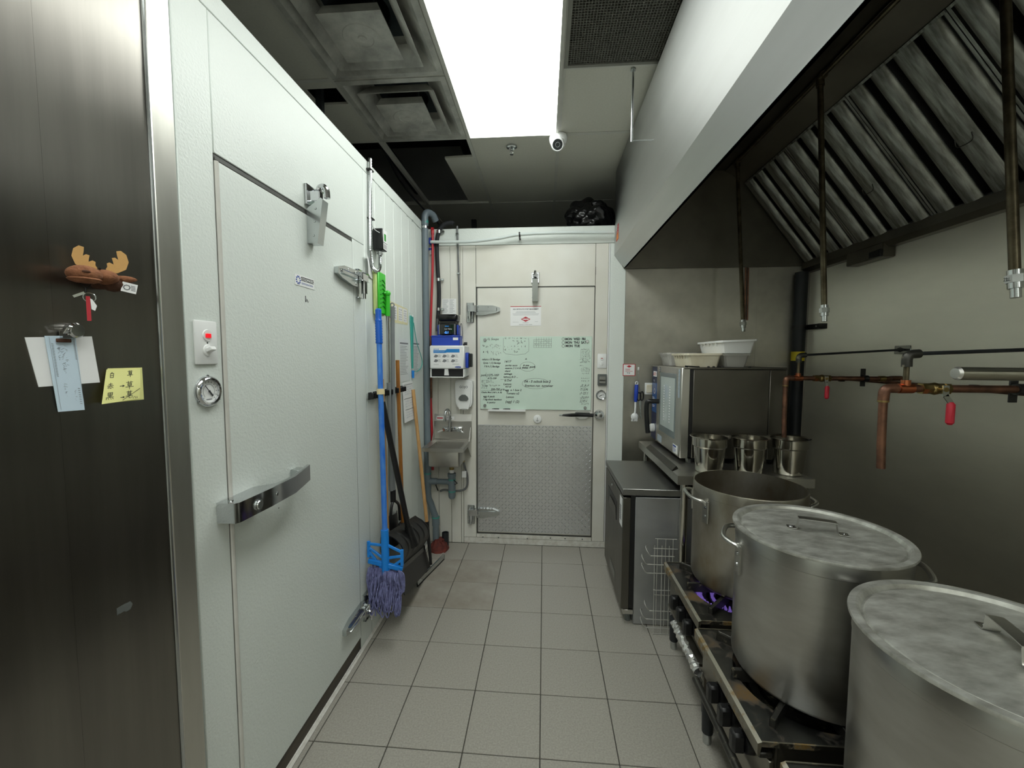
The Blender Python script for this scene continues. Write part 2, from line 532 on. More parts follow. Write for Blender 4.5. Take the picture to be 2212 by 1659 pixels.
def print_lines(mb, at, right, upv, nrm, width, n, pitch, w, rnd=random):
    """rows of unreadably small print as thin flat ribbons"""
    R, U, A = Vector(right), Vector(upv), Vector(at)
    for i in range(n):
        x = 0.0
        end = width * (0.55 + 0.45 * rnd.random())
        while x < end:
            seg = min(end - x, width * (0.05 + 0.12 * rnd.random()))
            mb.stroke([A + R * x - U * (i * pitch), A + R * (x + seg) - U * (i * pitch)], w, nrm)
            x += seg + width * 0.025

X, Y, Z = Vector((1, 0, 0)), Vector((0, 1, 0)), Vector((0, 0, 1))

# ==================================================================
# SETTING
# ==================================================================
LX = -0.947      # face of the left cold room
BY = 1.814       # face of the cold room at the back
RX = 2.0         # right wall
CZ = 3.0         # ceiling

# floor: grout bed with every tile a piece
fl = struct('floor', MB().box((-3.0, -4.6, -0.06), (2.1, 3.5, -0.004)), M['grout'])
T = 0.305
tile_cache = {}
for i in range(-4, 7):
    for j in range(-15, 6):
        x0, x1 = i * T + 0.0022 + 0.002, (i + 1) * T - 0.0022 + 0.002
        y0, y1 = j * T + 0.0022, (j + 1) * T - 0.0022
        x0, x1, y1 = max(x0, LX + 0.012), min(x1, RX - 0.002), min(y1, BY - 0.004)
        if x1 - x0 < 0.008 or y1 - y0 < 0.02: continue
        key = (round(x1 - x0, 3), round(y1 - y0, 3))
        stain = (i, j) in ((-3, 4), (-3, 3), (-2, 4), (-2, 3))
        if stain: key += (1,)
        if key not in tile_cache:
            b = MB().box((0, 0, -0.012), (key[0], key[1], 0.0), 0.0015)
            o = build('tile', b, M['tile_stain'] if stain else M['tile'])
            tile_cache[key] = o
        else:
            o = tile_cache[key].copy()
            COL.objects.link(o)
        o.parent = fl
        o.location = (x0, y0, random.uniform(-0.0004, 0.0))

# ---- left cold room (wall_left): core body and face panels
wl = struct('wall_left', MB().box((-2.9, -4.5, 0.0), (LX - 0.02, 3.35, 2.60)), M['seam'])
def wpanel(y0, y1, z0, z1, name='wall_panel', x1=LX, m=None):
    return part(name, MB().box((LX - 0.0198, y0, z0), (x1, y1, z1), 0.002), m or M['panel_white'], wl)
wpanel(-0.49, BY, 2.534, 2.60, 'cap_strip')
wpanel(-0.49, -0.472, 0.0, 2.532, 'edge_strip')
wpanel(-0.469, -0.349, 0.0, 2.532)
wpanel(-0.347, 0.648, 2.142, 2.532)
wpanel(0.516, 0.648, 0.0, 2.140)
ys = [0.6515 + (BY - 0.6515) * k / 8 for k in range(9)]
for a, b in zip(ys, ys[1:]): wpanel(a + 0.0006, b - 0.0006, 0.0, 2.532)
wpanel(-4.5, -1.95, 0.0, 2.60)
k = MB()
rk = random.Random(8)
yk = .78
while yk < 1.62:
    ln = rk.uniform(.012, .05)
    z_ = 2.531 + rk.uniform(-.006, .006)
    if rk.random() < .62: k.stroke([(LX + .0006, yk, z_), (LX + .0006, yk + ln * .5, z_ + rk.uniform(-.006, .004)), (LX + .0006, yk + ln, z_ + rk.uniform(-.004, .004))], rk.uniform(.0015, .005), X)
    yk += ln
part('cracked_sealant', k, M['mount_grey'], wl)
part('floor_sealant', MB().prism([(LX, -0.49, 0.0), (LX + 0.012, -0.49, 0.0), (LX, -0.49, 0.012)], (0, BY + 0.49, 0)), M['panel_scuff'], wl)

# ---- left cold-room door
d1 = bpy.data.objects.new('door_1', None)
COL.objects.link(d1)
d1['kind'] = 'structure'
d1.location = (LX, 0.08, 0.0)
part('door_slab', MB().box((LX - 0.019, -0.336, 0.078), (LX + 0.003, 0.509, 2.122), 0.003), M['door_white'], d1)
part('top_gasket', MB().box((LX - 0.018, -0.345, 2.123), (LX - 0.001, 0.514, 2.140), 0.003), M['gasket_dark'], d1)
part('side_gasket', MB().tube([(LX + 0.001, -0.341, 0.08), (LX + 0.001, -0.341, 2.12)], 0.0065, 8), M['gasket'], d1)
part('side_gasket', MB().box((LX - 0.012, 0.5105, 0.08), (LX, 0.5145, 2.124)), M['gasket_dark'], d1)
part('door_sweep', MB().box((LX - 0.018, -0.345, 0.012), (LX - 0.002, 0.512, 0.080)), M['black_sweep'], d1)
part('threshold', MB().box((LX - 0.018, -0.345, 0.0), (LX + 0.004, 0.512, 0.013), 0.003), M['panel_scuff'], d1)
# long chrome pull handle with its latch block and lock
h = MB()
hz0, hz1 = 1.068, 1.128
h.prism([(LX + 0.003, -0.398, hz0), (LX + 0.058, -0.398, hz0), (LX + 0.066, -0.385, hz0), (LX + 0.072, -0.25, hz0), (LX + 0.07, -0.12, hz0), (LX + 0.056, -0.004, hz0 + .012),
         (LX + 0.043, -0.004, hz0 + .012), (LX + 0.055, -0.12, hz0), (LX + 0.05, -0.2, hz0), (LX + 0.003, -0.245, hz0)], (0, 0, hz1 - hz0))
hd = part('handle', h, M['chrome'], d1, 'long chrome pull handle')
part('handle_post', MB().box((LX + 0.003, -0.05, hz0 + .01), (LX + 0.05, -0.006, hz1 + .002), 0.003), M['zinc'], hd)
part('lock', MB().lathe([(0.0, 0.010), (0.012, 0.010), (0.014, 0.007), (0.017, 0.007), (0.017, 0.0)], (LX + 0.068, -0.315, 1.096), (1, 0, 0), 24), M['zinc'], hd)
part('bolt', MB().lathe([(0.0, 0.004), (0.006, 0.003), (0.007, 0.0)], (LX + 0.071, -0.225, 1.1), (1, 0, 0), 16), M['zinc'], hd)
part('bolt', MB().lathe([(0.0, 0.004), (0.006, 0.003), (0.007, 0.0)], (LX + 0.03, -0.375, 1.128), (0, 0, 1), 16), M['zinc'], hd)

def closer(parent, o, out, along):
    """door closer: strike on the frame with a hook, tapered box on the door. o: point on the door's top edge, out: away from the door"""
    o, out, al = Vector(o), Vector(out), Vector(along)
    P = lambda a, e, z: o + al * a + out * e + Z * z
    b = MB()
    b.prism([P(-0.022, 0.003, -0.115), P(-0.022, 0.045, -0.115), P(-0.022, 0.070, 0.055), P(-0.022, 0.062, 0.062), P(-0.022, 0.003, 0.02)], al * 0.044)
    c = part('closer', b, M['zinc'], parent, 'spring door closer with hook')
    k = MB()
    k.obox(P(0, 0.006, 0.075), al, out, Z, 0.03, 0.004, 0.04, 0.002)
    k.obox(P(0, 0.03, 0.072), al, out, Z, 0.016, 0.024, 0.022, 0.004)
    part('strike', k, M['chrome'], c)
    hk = MB().tube(cr([P(0, 0.048, 0.05), P(0, 0.040, 0.075), P(0, 0.046, 0.105), P(0, 0.062, 0.112), P(0, 0.075, 0.098), P(0, 0.078, 0.066)], 5), 0.012, 10)
    part('hook', hk, M['chrome'], c)
    s = MB()
    for z in (-0.085, -0.03, 0.02):
        s.lathe([(0.0, 0.003), (0.004, 0.002), (0.005, 0)], P(-0.022, 0.028 + (z + .1) * .1, z), -al, 10)
    part('screw', s, M['zinc'], c)
    return c
closer(d1, (LX + 0.001, 0.135, 2.124), (1, 0, 0), (0, 1, 0))

def hinge(parent, o, out, along, ln=0.2, flip=1, bright='zinc'):
    """cam-lift strap hinge: tapering strap on the door (towards -along), knuckle block on the frame"""
    o, out, al = Vector(o), Vector(out), Vector(along)
    P = lambda a, e, z: o + al * a + out * e + Z * z
    b = MB()
    b.prism([P(0.0, 0.004, -0.042), P(-0.05, 0.004, -0.044), P(-ln * .8, 0.004, -0.026), P(-ln, 0.004, -0.012), P(-ln, 0.004, 0.016), P(-ln * .7, 0.004, 0.034), P(0.0, 0.004, 0.036)], out * 0.020)
    h = part('hinge', b, M[bright], parent, 'polished strap hinge')
    r = MB().obox(P(-ln * .45, 0.024, 0.002), al, out, Z, ln * .40, 0.006, 0.010, 0.003)
    part('strap_rib', r, M[bright], h)
    k = MB()
    k.obox(P(0.03, 0.03, 0.008), al, out, Z, 0.034, 0.022, 0.020, 0.004)
    k.cyl(P(0.052, 0.034, -0.07), P(0.052, 0.034, 0.03), 0.015, None, 16)
    k.cyl(P(0.052, 0.034, -0.095), P(0.052, 0.034, -0.07), 0.008, None, 12)
    part('knuckle', k, M['chrome'], h)
    f = MB().obox(P(0.052, 0.006, -0.02), al, out, Z, 0.024, 0.006, 0.072, 0.005)
    part('frame_plate', f, M['zinc'], h)
    s = MB()
    for a, z in ((-0.02, 0.024), (-0.02, -0.03), (-ln * .5, 0.024), (-ln * .85, 0.006)):
        s.lathe([(0.0, 0.003), (0.004, 0.002), (0.0055, 0)], P(a, 0.024, z), out, 10)
    part('screw', s, M['zinc'], h)
    return h
hinge(d1, (LX, 0.515, 1.945), (1, 0, 0), (0, 1, 0), 0.195)
hinge(d1, (LX, 0.515, 0.235), (1, 0, 0), (0, 1, 0), 0.205)
# maker's plate on the door, with its ring of dots and two rows of letters
npz, npy = 1.851, 0.019
pl = part('name_plate', MB().box((LX + 0.003, npy, 1.830), (LX + 0.0045, npy + 0.132, 1.872), 0.0006), M['white_pl'], d1)
xx = LX + 0.0049
k = MB()
for i in range(10):
    a = 2 * PI * i / 10
    k.obox((xx, npy + 0.022 + 0.0125 * math.cos(a), 1.851 + 0.0135 * math.sin(a)), X, Vector((0, -math.sin(a), math.cos(a))), Vector((0, math.cos(a), math.sin(a))), 0.0003, 0.0022, 0.0036)
part('ring_emblem', k, M['ink_blue'], pl)
k = MB().box((xx - .0003, npy + 0.042, 1.852), (xx, npy + 0.128, 1.867))
part('letter_band', k, M['ink'], pl)
text('lettering', 'COLDMATIC', (xx + .0003, npy + 0.044, 1.8545), Y, Z, 0.0135, M['white_pl'], pl, sx=1.06, bold=.0004)
text('lettering', 'REFRIGERATION', (xx, npy + 0.043, 1.8385), Y, Z, 0.0095, M['ink_blue'], pl, sx=1.13)
k = MB().stroke([(LX + .0035, .088, 1.795), (LX + .0035, .089, 1.775), (LX + .0035, .092, 1.778)], .005, X).stroke([(LX + .0035, .097, 1.784), (LX + .0035, .106, 1.774)], .004, X)
part('scuff_mark', k, M['ink'], d1)
for y_, z_ in ((-.12, 1.01), (-.118, 1.04)):
    part('scuff_mark', MB().lathe([(0, .0006), (.0025, 0)], (LX + .003, y_, z_), X, 8), M['ink'], d1)

# ---- cold room at the back (wall_back)
wb = struct('wall_back', MB().box((-0.966, BY + 0.02, 0.0), (0.632, 3.30, 2.575)), M['seam'])
def bpanel(x0, x1, z0, z1, name='wall_panel', y=BY, m=None):
    return part(name, MB().box((x0, y, z0), (x1, BY + 0.0198, z1), 0.002), m or M['panel_back'], wb)
bpanel(LX + .001, 0.636, 2.443, 2.575, 'top_band', m=M['panel_white'])
for a, b in ((LX + .001, -.862), (-.860, -.755), (-.753, -.672), (-.670, -.652)): bpanel(a, b, 0.0, 2.440)
bpanel(-0.650, -0.545, 0.052, 2.440, 'door_frame')
bpanel(-0.543, 0.402, 2.114, 2.440, 'door_head')
bpanel(0.405, 0.503, 0.052, 2.440, 'door_frame')
bpanel(0.505, 0.514, 0.052, 2.440, 'bright_joint', BY - 0.003, M['white_pl'])
bpanel(0.516, 0.636, 0.0, 2.440, m=M['panel_white'])
bpanel(-0.650, 0.514, 0.0, 0.050, 'base_strip', BY - 0.002, M['panel_scuff'])
bpanel(-0.543, 0.402, 0.052, 0.082, 'door_sill', BY - 0.004, M['panel_scuff'])
k = MB()
for x in (-.49, -.36, -.12, .07, .19, .33):
    k.lathe([(0, .003), (.005, .002), (.006, 0)], (x, BY - .004, .055 + .012 * (x > 0)), -Y, 10)
part('sill_screw', k, M['mount_grey'], wb)
k = MB()
for a, b in (((.4045, 2.20), (.4045, 2.26)), ((.4045, 2.29), (.403, 2.36)), ((-.544, 2.14), (-.544, 2.42))):
    k.box((a[0] - .0006, BY - .0012, a[1]), (b[0] + .0012, BY + .001, b[1]))
part('joint_crack', k, M['gasket_dark'], wb)

# ---- back cold-room door
d2 = bpy.data.objects.new('door_2', None)
COL.objects.link(d2)
d2['kind'] = 'structure'
d2.location = (-0.07, BY, 0.0)
part('door_slab', MB().box((-0.532, BY - 0.004, 0.098), (0.398, BY + 0.019, 2.104), 0.003), M['panel_back'], d2)
k = MB().box((-0.5405, BY + .004, .084), (-0.533, BY + .018, 2.112)).box((0.399, BY + .004, .084), (0.4045, BY + .018, 2.112)).box((-0.5405, BY + .004, 2.105), (0.4045, BY + .018, 2.113)).box((-0.5405, BY + .004, .083), (0.4045, BY + .018, .097))
part('gasket', k, M['gasket_dark'], d2)
kp = part('kick_plate', MB().box((-0.530, BY - 0.0065, 0.106), (0.394, BY - 0.004, 1.002)), M['diamond'], d2, 'diamond-tread metal kick plate')
k = MB()
nx, nz = 34, 33
for i in range(nx):
    for j in range(nz):
        s = 1 if (i + j) % 2 else -1
        c = Vector((-0.517 + 0.0272 * i, BY - 0.0066, 0.119 + 0.0272 * j))
        d = Vector((0.7, 0, 0.7 * s)).normalized()
        w = Vector((-d.z, 0, d.x))
        A = [c - d * .0132, c + w * .0042, c + d * .0132, c - w * .0042]
        vs = [k.bm.verts.new(p) for p in A]
        t1, t2 = k.bm.verts.new(c - d * .006 - Y * .0042), k.bm.verts.new(c + d * .006 - Y * .0042)
        k.bm.faces.new((vs[0], vs[3], t1)); k.bm.faces.new((vs[0], t1, vs[1]))
        k.bm.faces.new((vs[2], vs[1], t2)); k.bm.faces.new((vs[2], t2, vs[3]))
        k.bm.faces.new((vs[1], t1, t2)); k.bm.faces.new((vs[3], t2, t1))
part('tread_lugs', k, M['diamond'], kp, kind='stuff', recalc=False, sharp=0.2)
closer(d2, (-0.068, BY - 0.001, 2.106), (0, -1, 0), (1, 0, 0))
hinge(d2, (-0.537, BY, 1.93), (0, -1, 0), (-1, 0, 0), 0.19)
hinge(d2, (-0.537, BY, 0.268), (0, -1, 0), (-1, 0, 0), 0.185)
# latch handle: black lever on a chrome plate, strike on the frame
k = MB()
pts = []
for i in range(8):
    a = 2 * PI * i / 8 + PI / 8
    pts.append((0.315 + 0.062 * math.cos(a), BY - 0.004, 1.098 + 0.04 * math.sin(a)))
k.prism(pts, (0, -0.022, 0))
hp = part('handle', k, M['chrome'], d2, 'black lever handle on chrome plate')
k = MB().tube(cr([(0.135, BY - .075, 1.098), (0.2, BY - .07, 1.098), (0.29, BY - .05, 1.098), (0.40, BY - .045, 1.096)], 5), 0.012, 10, rr=[.006 + .008 * min(1, i / 7) for i in range(16)])
part('lever', k, M['handle_blk'], hp)
part('lever_tip', MB().cyl((.128, BY - .075, 1.099), (.165, BY - .073, 1.098), .008, None, 10), M['zinc'], hp)
k = MB().lathe([(0, .06), (.02, .058), (.034, .04), (.04, .012), (.04, 0)], (0.447, BY, 1.097), -Y, 20)
part('strike', k, M['chrome'], hp)
kn = part('release_knob', MB().lathe([(0, .016), (.026, .016), (.033, .012), (.034, 0)], (-0.043, BY - .004, 1.054), -Y, 32), M['white_pl'], d2, 'round white inside-release disc')
k = MB().stroke([(-.043, BY - .0204, 1.066), (-.043, BY - .0204, 1.049)], .004, -Y).stroke([(-.05, BY - .0204, 1.047), (-.043, BY - .0204, 1.039), (-.036, BY - .0204, 1.047)], .004, -Y)
part('arrow_mark', k, M['ink_soft'], kn)

# ---- steel-clad back wall on the cooking side, right wall, hidden walls
ws = struct('wall_back_right', MB().box((0.637, BY + .004, 0.0), (RX + 0.1, BY + 0.1, CZ)), M['seam'])
for a, b in ((0.637, 1.6255), (1.626, RX)):
    part('steel_sheet', MB().box((a, BY, 1.497), (b, BY + .0039, 2.99)), M['steel_wall'], ws)
    part('steel_sheet', MB().box((a, BY - .003, 0.0), (b, BY + .0039, 1.496), .0006), M['steel_wall'], ws)
wr = struct('wall_right', MB().box((RX + .004, -4.6, 0.0), (RX + 0.1, BY + .1, CZ)), M['seam'])
for a, b in ((-4.5, -1.9), (-1.898, .248), (.25, BY - .004)):
    part('steel_sheet', MB().box((RX, a, 0.0), (RX + .0039, b, 2.99)), M['steel_wall2'], wr)
struct('wall_front', MB().box((-3.0, -4.7, 0.0), (2.1, -4.5, CZ)), M['wall_plain'])
struct('wall_far', MB().box((-3.0, 3.4, 0.0), (2.1, 3.5, 4.1)), M['wall_plain'])
struct('wall_outer_left', MB().box((-3.0, -4.7, 0.0), (-2.9, 3.4, 4.1)), M['wall_plain'])

# ---- ceiling: T-bar grid, boards, open bays, roof void above
gx = [-2.89, -2.32, -1.715, -1.108, -0.508, 0.090, 0.688, 1.286, 1.884, 2.0]
gy = [-4.5, -4.22, -3.0, -1.78, -0.56, 0.055, 0.672, 1.290, 2.455, 3.4]
k = MB()
for x in gx: k.box((x - .012, -4.5, CZ - .004), (x + .012, 3.4, CZ + .03))
for y in gy: k.box((-2.9, y - .012, CZ - .003), (2.0, y + .012, CZ + .03))
ce = struct('ceiling', k, M['tbar'])
open_bays = {(2, 7), (3, 7)}
lights = {(4, 1), (4, 3), (4, 5), (4, 6), (7, 1)}
diffs = {(3, 5), (3, 6)}
grilles = {(5, 5)}
for i in range(len(gx) - 1):
    for j in range(len(gy) - 1):
        if (i, j) in open_bays | lights | diffs | grilles: continue
        lo, hi = (gx[i] + .004, gy[j] + .004, CZ + .001), (gx[i + 1] - .004, gy[j + 1] - .004, CZ + .014)
        if (i, j) == (2, 6):     # short board with a gap left for a hanger strut
            part('ceiling_board', MB().box(lo, (-1.30, hi[1], hi[2])), M['ceil'], ce)
            part('ceiling_board', MB().box((-1.30, .88, lo[2]), hi), M['ceil'], ce)
            part('ceiling_board', MB().box((-1.30, lo[1], lo[2]), (hi[0], .74, hi[2])), M['ceil'], ce)
            continue
        part('ceiling_board', MB().box(lo, hi), M['ceil'], ce)
part('loose_ceiling_board', MB().obox((-0.615, 2.02, CZ + .02), Vector((1, -.03, .02)).normalized(), Vector((.03, 1, 0)).normalized(), Z, .105, .44, .007), M['ceil'], ce)
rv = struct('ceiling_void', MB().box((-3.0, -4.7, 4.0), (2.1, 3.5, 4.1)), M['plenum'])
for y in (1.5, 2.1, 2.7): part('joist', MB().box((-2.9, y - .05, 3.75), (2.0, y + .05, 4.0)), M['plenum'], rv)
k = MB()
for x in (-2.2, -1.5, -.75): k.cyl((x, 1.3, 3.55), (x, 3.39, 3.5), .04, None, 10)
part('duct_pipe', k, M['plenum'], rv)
part('hanger_strut', MB().box((-1.27, .79, 2.60), (-1.235, .82, 3.3)), M['pipe_black'], ce)
part('hanger_strut', MB().box((-.77, 2.90, 2.575), (-.72, 2.95, 3.0)), M['pipe_black'], ce)
part('cable', MB().tube(cr([(-1.2, 1.34, 3.25), (-1.22, 1.9, 3.05), (-1.1, 2.3, 2.9), (-.95, 2.2, 2.75), (-.86, 1.9, 2.6)], 6), .008, 6), M['black_rubber'], ce)

# ==================================================================
# CEILING FIXTURES
# ==================================================================
def troffer(y0, y1, label, i=4):
    x0, x1 = gx[i], gx[i + 1]
    t = thing('ceiling_light', label, 'light', ((x0 + x1) / 2, (y0 + y1) / 2, CZ), 'ceiling lights in a row')
    k = MB()
    k.box((x0 + .004, y0 + .004, CZ - .012), (x0 + .020, y1 - .004, CZ + .05)).box((x1 - .020, y0 + .004, CZ - .012), (x1 - .004, y1 - .004, CZ + .05))
    k.box((x0 + .020, y0 + .004, CZ - .012), (x1 - .020, y0 + .016, CZ + .05)).box((x0 + .020, y1 - .016, CZ - .012), (x1 - .020, y1 - .004, CZ + .05))
    part('frame', k, M['tbar'], t)
    part('housing', MB().box((x0 + .004, y0 + .004, CZ + .051), (x1 - .004, y1 - .004, CZ + .10)), M['tbar'], t)
    part('lens', MB().box((x0 + .0205, y0 + .0165, CZ - .008), (x1 - .0205, y1 - .0165, CZ - .002)), M['lens'], t)
troffer(0.055, 1.290, 'glowing white ceiling light panel in front of the dome camera')
troffer(-1.78, -0.56, 'glowing white ceiling panel overhead, unseen and added as fill light')  # unseen panel, added to fill the pots, lids and lower back
troffer(-4.22, -3.0, 'glowing white ceiling panel added unseen behind the viewer over the aisle as fill light')  # out-of-view panel added behind the camera for fill
troffer(-4.22, -3.0, 'glowing white ceiling panel added unseen behind the viewer on the cooking side as fill light', 7)  # extra unseen row, added to brighten steel facing the camera

def diffuser(y0, y1, label):
    x0, x1 = gx[3], gx[4]
    cx, cyy = (x0 + x1) / 2, (y0 + y1) / 2
    hx, hy = (x1 - x0) / 2 - .006, (y1 - y0) / 2 - .006
    t = thing('air_diffuser', label, 'vent', (cx, cyy, CZ), 'square ceiling air diffusers')
    def sq(f, z): return [(cx + sx * hx * f, cyy + s_ * hy * f, z) for sx, s_ in ((-1, -1), (1, -1), (1, 1), (-1, 1))]
    def cone(levels):
        k = MB()
        rings = [[k.bm.verts.new(Vector(p)) for p in sq(f, z)] for f, z in levels]
        for a, b in zip(rings, rings[1:]): k.bridge(a, b)
        return k
    part('outer_frame', cone([(1.0, CZ + .002), (1.0, CZ - .008), (.90, CZ - .010), (.86, CZ + .002), (.80, CZ + .022), (.66, CZ + .060), (.52, CZ + .085)]), M['diff_white'], t, recalc=False)
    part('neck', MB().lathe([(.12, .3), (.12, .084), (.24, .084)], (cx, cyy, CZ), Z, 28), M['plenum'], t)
    part('middle_cone', cone([(.52, CZ + .045), (.70, CZ - .020), (.72, CZ - .022), (.72, CZ - .018), (.54, CZ + .05)]), M['diff_white'], t, recalc=False)
    k = cone([(.40, CZ + .01), (.46, CZ - .034), (.47, CZ - .037)])
    k.bm.faces.new([k.bm.verts.new(Vector(p)) for p in sq(.47, CZ - .0371)])
    k.bm.faces.new([k.bm.verts.new(Vector(p)) for p in sq(.40, CZ + .011)])
    c = part('centre_plate', k, M['diff_white'], t)
    part('centre_ring', MB().lathe([(.085, 0), (.082, .003), (.05, .003), (.047, 0)], (cx, cyy, CZ - .037), -Z, 28), M['diff_white'], c)
    part('screw_cap', MB().lathe([(0, .006), (.018, .005), (.02, 0)], (cx, cyy, CZ - .037), -Z, 20), M['diff_white'], c)
    for sx in (-1, 1):
        for s_ in (-1, 1): part('strut', MB().cyl((cx + sx * .09, cyy + s_ * .09, CZ + .0), (cx + sx * .09, cyy + s_ * .09, CZ + .2), .006, None, 8), M['plenum'], t)
diffuser(0.055, 0.672, 'square white air diffuser nearest the viewer, cut off by the picture top')
diffuser(0.672, 1.290, 'square white air diffuser with sooty slots next to the open ceiling bay')

t = thing('return_grille', 'grey eggcrate air grille in the ceiling beside the steel hood', 'vent', (0.389, 0.36, CZ))
k = MB()
a, b, c0, c1 = gx[5] + .004, gx[6] - .004, .059, .668
k.box((a, c0, CZ - .006), (a + .018, c1, CZ + .02)).box((b - .018, c0, CZ - .006), (b, c1, CZ + .02)).box((a + .018, c0, CZ - .006), (b - .018, c0 + .018, CZ + .02)).box((a + .018, c1 - .018, CZ - .006), (b - .018, c1, CZ + .02))
part('frame', k, M['grille'], t)
k = MB()
n = 42
for i in range(1, n): 
    x = a + .018 + (b - a - .036) * i / n
    k.box((x - .0008, c0 + .018, CZ), (x + .0008, c1 - .018, CZ + .013))
n = 42
for i in range(1, n):
    y = c0 + .018 + (c1 - c0 - .036) * i / n
    k.box((a + .018, y - .0008, CZ), (b - .018, y + .0008, CZ + .013))
part('eggcrate_core', k, M['grille'], t, kind='stuff')
part('back_plate', MB().box((a, c0, CZ + .06), (b, c1, CZ + .07)), M['plenum'], t)

t = thing('security_camera', 'white dome security camera at the corner of the lit panel', 'camera', (.087, 1.306, CZ))
part('base', MB().lathe([(0, 0), (.057, 0), (.060, .012), (.056, .036), (.046, .056), (0, .058)], (.087, 1.306, CZ - .004), -Z, 32), M['white_pl'], t)
dr = Vector((-.02, -.82, -.57)).normalized()
e = part('eyeball', MB().lathe([(0, -.040), (.024, -.035), (.040, -.018), (.044, .0), (.041, .018), (.036, .028), (.033, .028), (.032, .024), (0, .024)], Vector((.083, 1.275, CZ - .068)), dr, 28), M['white_pl'], t)
part('lens_window', MB().lathe([(0, .027), (.030, .0265), (.0325, .0245)], Vector((.083, 1.275, CZ - .068)), dr, 28), M['glass_dark'], e)
part('lens_ring', MB().lathe([(.012, .0272), (.014, .0282), (.016, .0272)], Vector((.083, 1.275, CZ - .068)), dr, 20), M['mount_grey'], e)

t = thing('fire_sprinkler', 'small chrome pendent fire sprinkler in the ceiling board', 'sprinkler', (-.227, 1.42, CZ))
part('escutcheon', MB().lathe([(0, .003), (.018, .004), (.026, .014), (.036, .010), (.038, 0)], (-.227, 1.42, CZ), -Z, 28), M['zinc'], t)
k = MB().cyl((-.227, 1.42, CZ), (-.227, 1.42, CZ - .028), .009, .007, 12)
k.tube([(-.235, 1.42, CZ - .026), (-.238, 1.42, CZ - .040), (-.229, 1.42, CZ - .052)], .0025, 6).tube([(-.219, 1.42, CZ - .026), (-.216, 1.42, CZ - .040), (-.225, 1.42, CZ - .052)], .0025, 6)
part('frame', k, M['zinc'], t)
part('deflector', MB().lathe([(0, .056), (.013, .056), (.013, .054), (0, .053)], (-.227, 1.42, CZ), -Z, 16), M['zinc'], t)

# ==================================================================
# LEFT SIDE: steel side sheet, papers, plush, gauge, switch
# ==================================================================
PX = LX + .017
t = thing('steel_side_panel', 'tall stainless steel panel carrying the plush and paper notes', 'panel', (LX, -1.2, 0))
part('sheet', MB().box((LX + .001, -1.90, 0.0), (PX, -.7805, 2.96)), M['steel_panel'], t)
part('sheet', MB().box((LX + .001, -.780, 0.0), (PX - .0003, -.566, 2.96)), M['steel_panel'], t)
part('corner_trim', MB().box((LX + .001, -.558, 0.0), (PX + .003, -.493, 2.96), .003), M['steel_trim'], t)
part('trim_bead', MB().tube([(PX + .001, -.562, 0.0), (PX + .001, -.562, 2.96)], .004, 8), M['zinc'], t)
k = MB().lathe([(0, .001), (.011, 0)], (PX, -.676, .99), X, 6).box((PX - .0005, -.700, .985), (PX + .0006, -.680, 1.0))
part('tape_residue', k, M['mount_grey'], t)

# plush moose-head magnet with antlers, and the keys hung from it
def mat3(x, y, z): return Matrix((Vector(x), Vector(y), Vector(z))).transposed()
mo = Vector((-.895, -.731, 1.716))
VR, VF = Vector((.65, .76, 0)), Vector((.76, -.65, 0))
t = thing('moose_plush', 'small brown plush moose head stuck to the steel sheet', 'toy', (PX, -.70, 1.716))
P = lambda o, a, z: mo + VF * o + VR * a + Z * z
AXM = Matrix((VF, VR, Z)).transposed()
part('head', MB().ball(P(-.004, .014, .001), .022, .022, .015, 3, AXM), M['brown_fur'], t)
mz = part('muzzle', MB().ball(P(.016, -.015, .0), .022, .0265, .0175, 3, AXM), M['brown_fur'], t)
part('muzzle_roll', MB().ball(P(.018, -.015, -.010), .020, .025, .008, 2, AXM), M['brown_fur'], mz)
part('nostril', MB().ball(P(.0365, -.012, .003), .003, .0065, .003, 2, AXM), M['brown_dk'], mz)
part('neck', MB().ball(P(-.018, .026, -.010), .020, .020, .016, 2, AXM), M['brown_dk'], t)
part('magnet', MB().cyl((PX, -.70, 1.708), P(-.018, .026, -.010), .012, None, 14), M['brown_dk'], t)
def antler(sg):
    b0 = P(-.002, .010 + sg * .009, .012)
    out = Vector((VR.x * sg * .85, VR.y * sg * .85, .52)).normalized()
    upx = Vector((-VR.x * sg * .52, -VR.y * sg * .52, .85)).normalized()
    pl = [(0, -.004), (.012, -.008), (.028, -.007), (.040, .004), (.045, .018), (.042, .028), (.035, .030), (.031, .022), (.028, .014), (.026, .020), (.021, .021), (.018, .013), (.016, .009), (.013, .015), (.008, .015), (.005, .009), (0, .006)]
    pts = [b0 + out * a + upx * c for a, c in pl]
    part('antler', MB().prism([p - VF * .0015 for p in pts], VF * .003), M['tan_felt'], t)
antler(-1); antler(1)
part('ear', MB().ball(P(-.008, .044, .002), .005, .020, .0065, 2, AXM), M['brown_fur'], t)
part('ear', MB().ball(P(-.014, .040, -.006), .005, .018, .006, 2, AXM), M['brown_dk'], t)
part('eye', MB().ball(P(.012, .007, .0145), .0026, None, None, 1), M['black_gloss'], t)
k = MB().obox(P(-.006, .050, -.016), VF, (VR * .97 - Z * .2).normalized(), (Z * .97 + VR * .2).normalized(), .0006, .012, .010)
tg = part('fabric_tag', k, M['paper'], t)
k = MB()
for i in range(8):
    a = 2 * PI * i / 8
    k.stroke([P(-.005, .046 + .005 * math.cos(a), -.0155 + .005 * math.sin(a)), P(-.005, .046 + .005 * math.cos(a + .8), -.0155 + .005 * math.sin(a + .8))], .0018, VF)
for i in range(4): k.stroke([P(-.005, .053, -.012 - i * .003), P(-.005, .059, -.0132 - i * .003)], .0014, VF)
part('tag_print', k, M['ink_soft'], tg)
